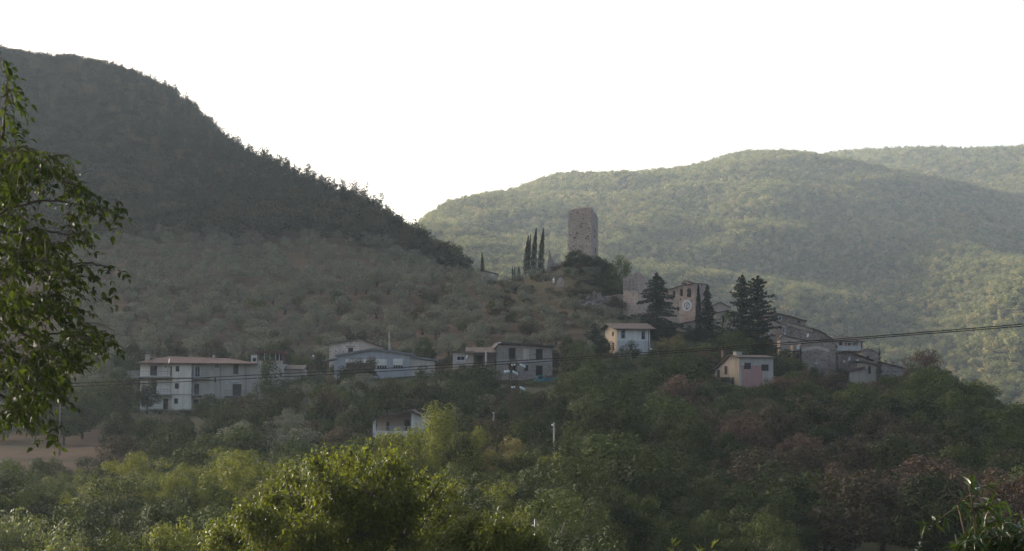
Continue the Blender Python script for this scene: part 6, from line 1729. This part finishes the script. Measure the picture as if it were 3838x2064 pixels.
# skyline pines of the left mountain
PINE = [pine_shape("pine_crown", 600 + i, 1100) for i in range(4)]
PINE_T = trunk_mesh("pine_trunk", BARK, 610, .9, .014, 0)
sky_pts = [(420, 322, 0), (642, 375, 0), (760, 480, 0), (850, 520, 0), (905, 548, 1), (955, 566, 1), (985, 560, 1), (1010, 575, 1), (1045, 578, 1), (1070, 590, 1), (1100, 612, 1), (1150, 612, 1), (1172, 640, 1), (1205, 655, 1), (1250, 668, 1), (1285, 690, 2), (1310, 700, 2), (1355, 712, 1), (1375, 745, 1), (1400, 790, 1), (1440, 800, 2), (1480, 812, 2), (1510, 825, 2), (1540, 845, 2), (1565, 880, 2)]
for i, (x, yt, kd) in enumerate(sky_pts):
    best = None
    for d in range(520, 1300, 6):
        yy = project(gz_at(x, d))[1]
        if best is None or yy < best[0]: best = (yy, d)
    d = best[1] - 4; p = gz_at(x, d)
    H = max(at(x, yt, d).z - p.z, 5.5)
    if kd == 2: plant('skyline_tree', 'rounded dark tree on the lower end of the left mountain skyline', 'tree', p, H, H * 1.2, BROAD[i % 4], OAK_T[i % 3], L_PINE, 'rounded skyline trees')
    else: plant('pine_tree', 'dark pine sticking out of the left mountain skyline', 'tree', p, H, H * .95, PINE[i % 4], PINE_T, None, 'skyline pines')
# ------------------------------------------------------------------ trees close to the viewer, leaf by leaf
L_WALNUT = leaf("walnut_leaves_shade", (0.012, 0.02, 0.005), (0.032, 0.045, 0.01), 0.5, 0.6, 0.12, 0.0)  # darkened walnut foliage, near-silhouette shade put into the colour
L_WALNUT2 = leaf("front_walnut_leaves", (0.036, 0.047, 0.008), (0.1, 0.114, 0.021), 0.42, 0.52, 0.18, 0.0)
L_PEACH = leaf("peach_leaves", (0.02, 0.038, 0.01), (0.055, 0.085, 0.02), 0.3, 0.35, 0.5, 0.0)
TWIG = plain("twig_bark", (0.06, 0.045, 0.035), 0.9)
TWIG_RED = plain("peach_twig", (0.08, 0.055, 0.03), 0.7)
def leaf_template(n=5, width=.5, droop=.35, fold=.35, point=1.0):
    "unit leaf along +x, blade folded on its midrib and drooping towards the tip"
    V, Fc = [], []
    for i in range(n + 1):
        t = i / n; w_ = width * .5 * math.sin(math.pi * t ** (.8)) ** .85 * (1 - .15 * t) if 0 < i < n else 0
        z = -droop * t * t
        V += [(t, 0, z), (t, w_, z + fold * w_), (t, -w_, z + fold * w_)]
    for i in range(n):
        a, b = 3 * i, 3 * (i + 1)
        Fc += [(a, b, b + 1, a + 1), (a, a + 2, b + 2, b)]
    return np.array(V), np.array(Fc)
def place_leaves(name, mat, pos, dirs, ups, size, tmpl, tint, parent, smooth=True):
    TV, TF = tmpl; n = len(pos)
    x = unit(dirs); y = unit(np.cross(ups, x)); z = np.cross(x, y)
    V = pos[:, None, :] + size[:, None, None] * (TV[None, :, 0:1] * x[:, None] + TV[None, :, 1:2] * y[:, None] + TV[None, :, 2:3] * z[:, None])
    Fc = (TF[None] + (np.arange(n) * len(TV))[:, None, None]).reshape(-1, TF.shape[1])
    me = np_mesh(name, V.reshape(-1, 3), Fc, mat, smooth, {"tint": ('FACE', np.repeat(tint, len(TF)))})
    return link(bpy.data.objects.new(name, me), parent)
# ---- left walnut, 24 m away: compound leaves on drooping twigs
D0 = 24.0
r = np.random.default_rng(900)
lw = empty('walnut_tree', (-9.2, 24.5, ground_z(-9.2, 24.5)), 0, 'backlit walnut tree reaching into the left edge with large drooping leaflets', 'tree')
b0 = np.array(lw.location)
edge_y = [150, 220, 330, 400, 480, 530, 580, 640, 700, 745, 770, 810, 850, 930, 985, 1010, 1050, 1100, 1180, 1235, 1265, 1300, 1350, 1400, 1450, 1510, 1545, 1570]
edge_x = [0, 20, 50, 60, 50, 110, 230, 290, 330, 380, 395, 390, 335, 330, 370, 380, 340, 315, 330, 400, 410, 380, 320, 290, 255, 270, 200, 120]
branches = [
 [(-900, 1150), (-420, 1020), (-180, 930), (40, 780), (170, 752), (290, 770), (400, 800)],
 [(-420, 1020), (-150, 1060), (60, 1030), (200, 1000), (330, 985), (400, 1010)],
 [(-420, 1120), (-160, 1180), (20, 1200), (120, 1255), (240, 1250), (400, 1248)],
 [(-420, 1120), (-120, 1300), (60, 1330), (150, 1420), (230, 1500), (260, 1530)],
 [(-180, 930), (-60, 760), (60, 680), (150, 610), (215, 580), (250, 575)],
 [(-180, 930), (-90, 640), (0, 520), (20, 400), (35, 330), (30, 260)],
 [(-420, 1120), (-200, 1380), (-40, 1450), (60, 1520), (130, 1560), (180, 1600)],
 [(-300, 980), (-20, 880), (120, 860), (240, 880), (330, 880)],
 [(-180, 930), (-140, 560), (-60, 380), (-15, 250), (5, 190)]]
def px3(x, y, d): return np.array(at(x, y, d))
BP = []
m = MB()
trunk_top = np.array(at(-900, 1150, D0 + .6)) - b0
m.tube([(0, 0, -.4), (.1, 0, 2), tuple(trunk_top * np.array([.4, 1, .75])), tuple(trunk_top)], [.22, .18, .13, .08], 9)
for bi, b in enumerate(branches):
    off = r.uniform(-.7, .7); pts = []
    for i, (x, y) in enumerate(b):
        f_ = i / (len(b) - 1); pts.append(px3(x + r.uniform(-8, 8), y + r.uniform(-8, 8), D0 + .5 + off * f_))
    fine = []
    for i in range(len(pts) - 1):
        for t in np.linspace(0, 1, 6)[:-1]: fine.append(pts[i] * (1 - t) + pts[i+1] * t + r.normal(size=3) * .006)
    fine.append(pts[-1]); BP += fine
    n = len(fine); m.tube([tuple(p - b0) for p in fine], [.020 * (1 - .8 * i / n) + .003 for i in range(n)], 6)
BP = np.array(BP)
anch = []
for k in range(1350):
    y = r.uniform(545, 1565); xm = np.interp(y, edge_y, edge_x)
    x = -120 + (xm - 25 + 120) * r.random() ** .8
    # looser towards the rim, with gaps
    if x > xm - 130 and r.random() < .35: continue
    if vnoise(np.array([x]), np.array([y]), 95, 77)[0] < -.38 and x > 0: continue
    anch.append((x, y, D0 + .3 + r.normal() * .95))
for k in range(520): anch.append((r.uniform(-900, -60), r.uniform(380, 1650), D0 + r.normal() * .9))  # unseen sprays left of the frame, added to shade the crown
extra = [(8, 215), (25, 240), (5, 265), (30, 290), (12, 310), (45, 318), (5, 350), (40, 360), (60, 395), (10, 400), (28, 425), (55, 440), (5, 450), (35, 500), (60, 515), (8, 505), (10, 225), (2, 330), (30, 335), (22, 365), (48, 380), (15, 430), (40, 470), (10, 480), (60, 545), (30, 560), (-20, 540), (85, 570), (110, 590), (230, 578), (205, 590), (185, 640), (260, 650), (300, 695), (150, 600),
         (400, 770), (430, 745), (440, 780), (460, 800), (425, 810), (395, 785), (350, 790), (400, 1000), (430, 1010), (415, 1040), (385, 995), (370, 1090), (330, 1075), (400, 1238), (430, 1240), (380, 1250), (420, 1275), (395, 1290), (375, 1310),
         (215, 1590), (180, 1570), (205, 1625), (150, 1600), (160, 1650), (185, 1640)]
anch += [(x, y, D0 + r.normal() * .3) for x, y in extra]
pos, dirs, ups, size, tint = [], [], [], [], []
tips = [px3(x, y, d) for x, y, d in anch]
tips.sort(key=lambda p: ((BP - p) ** 2).sum(1).min())
pool = list(BP)
for tip0 in tips:
    PA = np.array(pool); j = np.argmin(((PA - tip0) ** 2).sum(1)); src = PA[j]
    v = tip0 - src; ln = np.linalg.norm(v)
    if ln > .015:
        mid = (src + tip0) / 2 + np.array([0, 0, .10 * ln]) + r.normal(size=3) * .04 * ln; m.tube([tuple(src - b0), tuple(mid - b0), tuple(tip0 - b0)], [.0042, .0034, .0025], 4, False)
        pool += [mid, tip0]
    out = unit(np.array([r.uniform(-.35, 1.0), r.uniform(-.8, .8), r.uniform(-.6, .25)]))
    Lr = r.uniform(.14, .26); nl = r.integers(2, 4)
    rach = [tip0 + out * Lr * t + np.array([0, 0, -.10 * t * t]) for t in np.linspace(0, 1, 5)]
    m.tube([tuple(p - b0) for p in rach], [.0025, .002, .002, .0015, .001], 4, False)
    side = unit(np.cross(out, np.array([0, 0, 1.0])))
    tt = r.random()
    for q in range(nl + 1):
        t = (q + .6) / (nl + .6); p = rach[min(4, int(t * 4))] * (1 - (t * 4) % 1) + rach[min(4, int(t * 4) + 1)] * ((t * 4) % 1) if q < nl else rach[4]
        for sg in ((1, -1) if q < nl else (0,)):
            dv = unit(out * (.5 if sg else 1) + side * sg * .75 + np.array([0, 0, r.uniform(-.95, .15)]))
            pos.append(p); dirs.append(dv); ups.append(unit(np.array([0, 0, 1.0]) + r.normal(size=3) * .5)); size.append(r.uniform(.055, .108)); tint.append(.5 * tt + .5 * r.random())
pos, dirs, ups = np.array(pos), np.array(dirs), np.array(ups)
m.build('branches', TWIG, lw, True)
place_leaves('leaves', L_WALNUT, pos - b0, dirs, ups, np.array(size), leaf_template(5, .52, .3, .4), np.array(tint), lw)
# ---- walnut crown at the bottom centre, 60 m away, and the lower one to its right
def lobed_tree(label, lobes, d, foot_px, leaf_m, n_per, seed, tmpl, name='walnut_tree'):
    r = np.random.default_rng(seed)
    fx = (foot_px - PX) / F * d; base = np.array([fx, d, ground_z(fx, d)])
    o = empty(name, tuple(base), 0, label, 'tree'); k = d / F
    pos, dirs, tint, wood = [], [], [], MB()
    fork = np.array(at(foot_px, 2330, d)) - base
    wood.tube([(0, 0, -.5), tuple(fork * .5 + r.normal(size=3) * .1), tuple(fork)], [.24, .2, .16], 9)
    for (x, y, rad, dz) in lobes:
        c = np.array(at(x + 14 + r.uniform(-14, 14), y + r.uniform(-8, 10), d + dz + r.uniform(-.6, .6))); R = rad * k * r.uniform(.72, .98)
        e = c - base
        midp = fork * .45 + e * .55 + np.array([0, 0, -.25]) + r.normal(size=3) * .12
        wood.tube([tuple(fork), tuple(fork * .75 + e * .25 + np.array([0, 0, -.1])), tuple(midp), tuple(e)], [.08, .06, .04, .015], 6, False)
        nc = int(n_per * (rad / 100) ** 2)
        for i in range(nc):
            dv = unit(r.normal(size=3)); q = (0.45 + .6 * r.random() ** .7) * R
            cc = c + dv * q * np.array([1, 1, .9])
            nl = r.integers(9, 17); tt = r.random(); tw = cc - base
            if i % 3 == 0: wood.tube([tuple(e + (tw - e) * .1), tuple(e + (tw - e) * .6 + np.array([0, 0, .03])), tuple(tw)], [.018, .010, .004], 4, False)
            og = unit(dv + np.array([0, 0, .25]) + r.normal(size=3) * .3)
            for j in range(nl):
                pos.append(cc + r.normal(size=3) * .10 + og * r.uniform(-.16, .16))
                dirs.append(unit(og * .6 + r.normal(size=3) * .65 + np.array([0, 0, -.45]))); tint.append(.55 * tt + .45 * r.random())
    n = len(pos)
    pos, dirs = np.array(pos), np.array(dirs)
    wood.build('branches', TWIG, o, True)
    place_leaves('leaves', L_WALNUT2, pos - base, dirs, unit(np.array([0, 0, 1.0]) + r.normal(size=(n, 3)) * .5), leaf_m * (.7 + .6 * r.random(n)), tmpl, np.array(tint), o)
    return o
T2 = leaf_template(3, .42, .35, .4)
lobed_tree('big sunlit walnut crown filling the bottom centre of the view', [(845, 2015, 95, 0), (930, 1940, 75, -1), (1000, 1870, 62, 0), (1078, 1800, 45, .5), (1085, 1765, 26, .5), (1188, 1735, 46, -1), (1262, 1742, 50, 1), (1345, 1735, 62, 0), (1440, 1745, 62, -1), (1535, 1800, 58, 0), (1600, 1860, 72, 1), (1660, 1835, 34, 0), (1500, 1880, 110, -2), (1380, 1860, 120, -1.5), (1240, 1860, 120, -1), (1120, 1910, 110, 0), (1000, 1990, 120, -1), (1150, 2020, 130, -2), (1320, 2000, 140, -2), (1480, 2020, 130, -1.5), (1620, 1960, 80, 0), (1690, 1900, 30, 0), (790, 2070, 60, 0), (1177, 1700, 22, 0), (1215, 1700, 26, .6), (1290, 1692, 24, -.5), (1365, 1688, 26, .2), (1431, 1698, 24, 0), (1640, 1792, 24, .5), (1690, 1868, 22, 0), (955, 1880, 26, .4), (1048, 1778, 22, 0), (1520, 1752, 26, -.4), (880, 1950, 26, 0)],
           60, 1250, .125, 92, 910, T2)
lobed_tree('lower sunlit walnut crown at the bottom right of the big one', [(1780, 1955, 62, 0), (1850, 1985, 78, -.6), (1925, 1998, 58, .4), (1715, 2005, 80, 0), (1980, 2040, 48, 0), (2035, 2052, 28, 0), (1800, 2065, 110, -1), (1660, 2060, 95, -.6), (1900, 2070, 90, 0)], 57, 1800, .122, 100, 911, T2)
# ---- peach branch at the bottom right, 17 m away, and the sprig tips at the bottom edge
T3 = leaf_template(7, .2, .42, .45)
def sprig_tree(label, stems, d, foot_px, seed, leaf_m, gap, mat=L_PEACH, name='peach_tree'):
    r = np.random.default_rng(seed)
    fx = (foot_px - PX) / F * d; base = np.array([fx, d, ground_z(fx, d)]); o = empty(name, tuple(base), 0, label, 'tree')
    wood = MB(); pos, dirs, tint, size = [], [], [], []
    top = np.array(at(foot_px, 2330, d)) - base
    wood.tube([(0, 0, -.3), tuple(top * .6), tuple(top)], [.06, .05, .03], 8)
    for st, dd in stems:
        P = [np.array(at(x, y, d + dd * i / max(1, len(st) - 1))) for i, (x, y) in enumerate(st)]
        wood.tube([tuple(top)] + [tuple(p - base) for p in P], [.012] + [.0065 * (1 - .7 * i / len(P)) for i in range(len(P))], 6, False)
        for i in range(len(P) - 1):
            seg = P[i+1] - P[i]; L = np.linalg.norm(seg); u_ = seg / L
            for t in np.arange(0, L, gap):
                out = unit(r.normal(size=3) + u_ * .9); out = unit(out - u_ * (out @ u_) * .4)
                pos.append(P[i] + u_ * t); dirs.append(unit(out + np.array([0, 0, -.15]))); size.append(leaf_m * r.uniform(.6, 1.15)); tint.append(r.random())
        for q in range(4):
            pos.append(P[-1]); dirs.append(unit(unit(P[-1] - P[-2]) + r.normal(size=3) * .45)); size.append(leaf_m * r.uniform(.5, .8)); tint.append(r.random())
    n = len(pos); pos, dirs = np.array(pos), np.array(dirs)
    wood.build('branches', TWIG_RED, o, True)
    place_leaves('leaves', mat, pos - base, dirs, unit(np.array([0, 0, 1.0]) + r.normal(size=(n, 3)) * .55), np.array(size), T3, np.array(tint), o)
stems = [([(3440, 2075), (3455, 2020), (3512, 1955), (3590, 1895), (3640, 1850), (3690, 1822), (3706, 1816)], .1), ([(3640, 1850), (3632, 1830), (3640, 1808)], .0), ([(3590, 1895), (3650, 1905), (3720, 1890), (3750, 1882)], .3),
         ([(3600, 2090), (3640, 2010), (3690, 1965), (3740, 1950), (3790, 1935)], .4), ([(3640, 2080), (3670, 2020), (3700, 1985)], -.2), ([(3720, 2090), (3760, 2030), (3800, 1985), (3835, 1955)], .2), ([(3780, 2095), (3830, 2030), (3880, 1970)], .1), ([(3690, 2100), (3720, 2045), (3780, 2010), (3850, 2000)], -.3), ([(3590, 2095), (3625, 2050), (3650, 2030)], .3), ([(3650, 1905), (3680, 1940), (3700, 1960)], .3), ([(3560, 2100), (3590, 2060), (3600, 2040)], -.2)]
rs = np.random.default_rng(33)
for q in range(16):
    x0 = rs.uniform(3600, 3880); yt = np.interp(x0, [3600, 3700, 3840], [2010, 1960, 1960]) + rs.uniform(0, 60)
    stems.append(([(x0 - 60, 2110), (x0 - 25, (2090 + yt) / 2), (x0, yt + 20), (x0 + rs.uniform(5, 50), yt)], rs.uniform(-.5, .5)))
sprig_tree('young peach tree with long curled dark leaves in the lower right corner', stems, 17, 3700, 920, .135, .016)
stub = [([(2530, 2110), (2527, 2062), (2522, 2040)], 0), ([(2560, 2120), (2548, 2080)], .1), ([(2600, 2110), (2622, 2068)], 0), ([(2640, 2110), (2665, 2058), (2672, 2045)], 0)]
L_TIP = leaf("peach_tip_leaves", (0.06, 0.075, 0.015), (0.12, 0.13, 0.03), 0.45, 0.3, 0.5, 0.0)
sprig_tree('yellow green peach tips just poking over the bottom edge right of centre', stub, 16, 2590, 921, .085, .03, L_TIP)
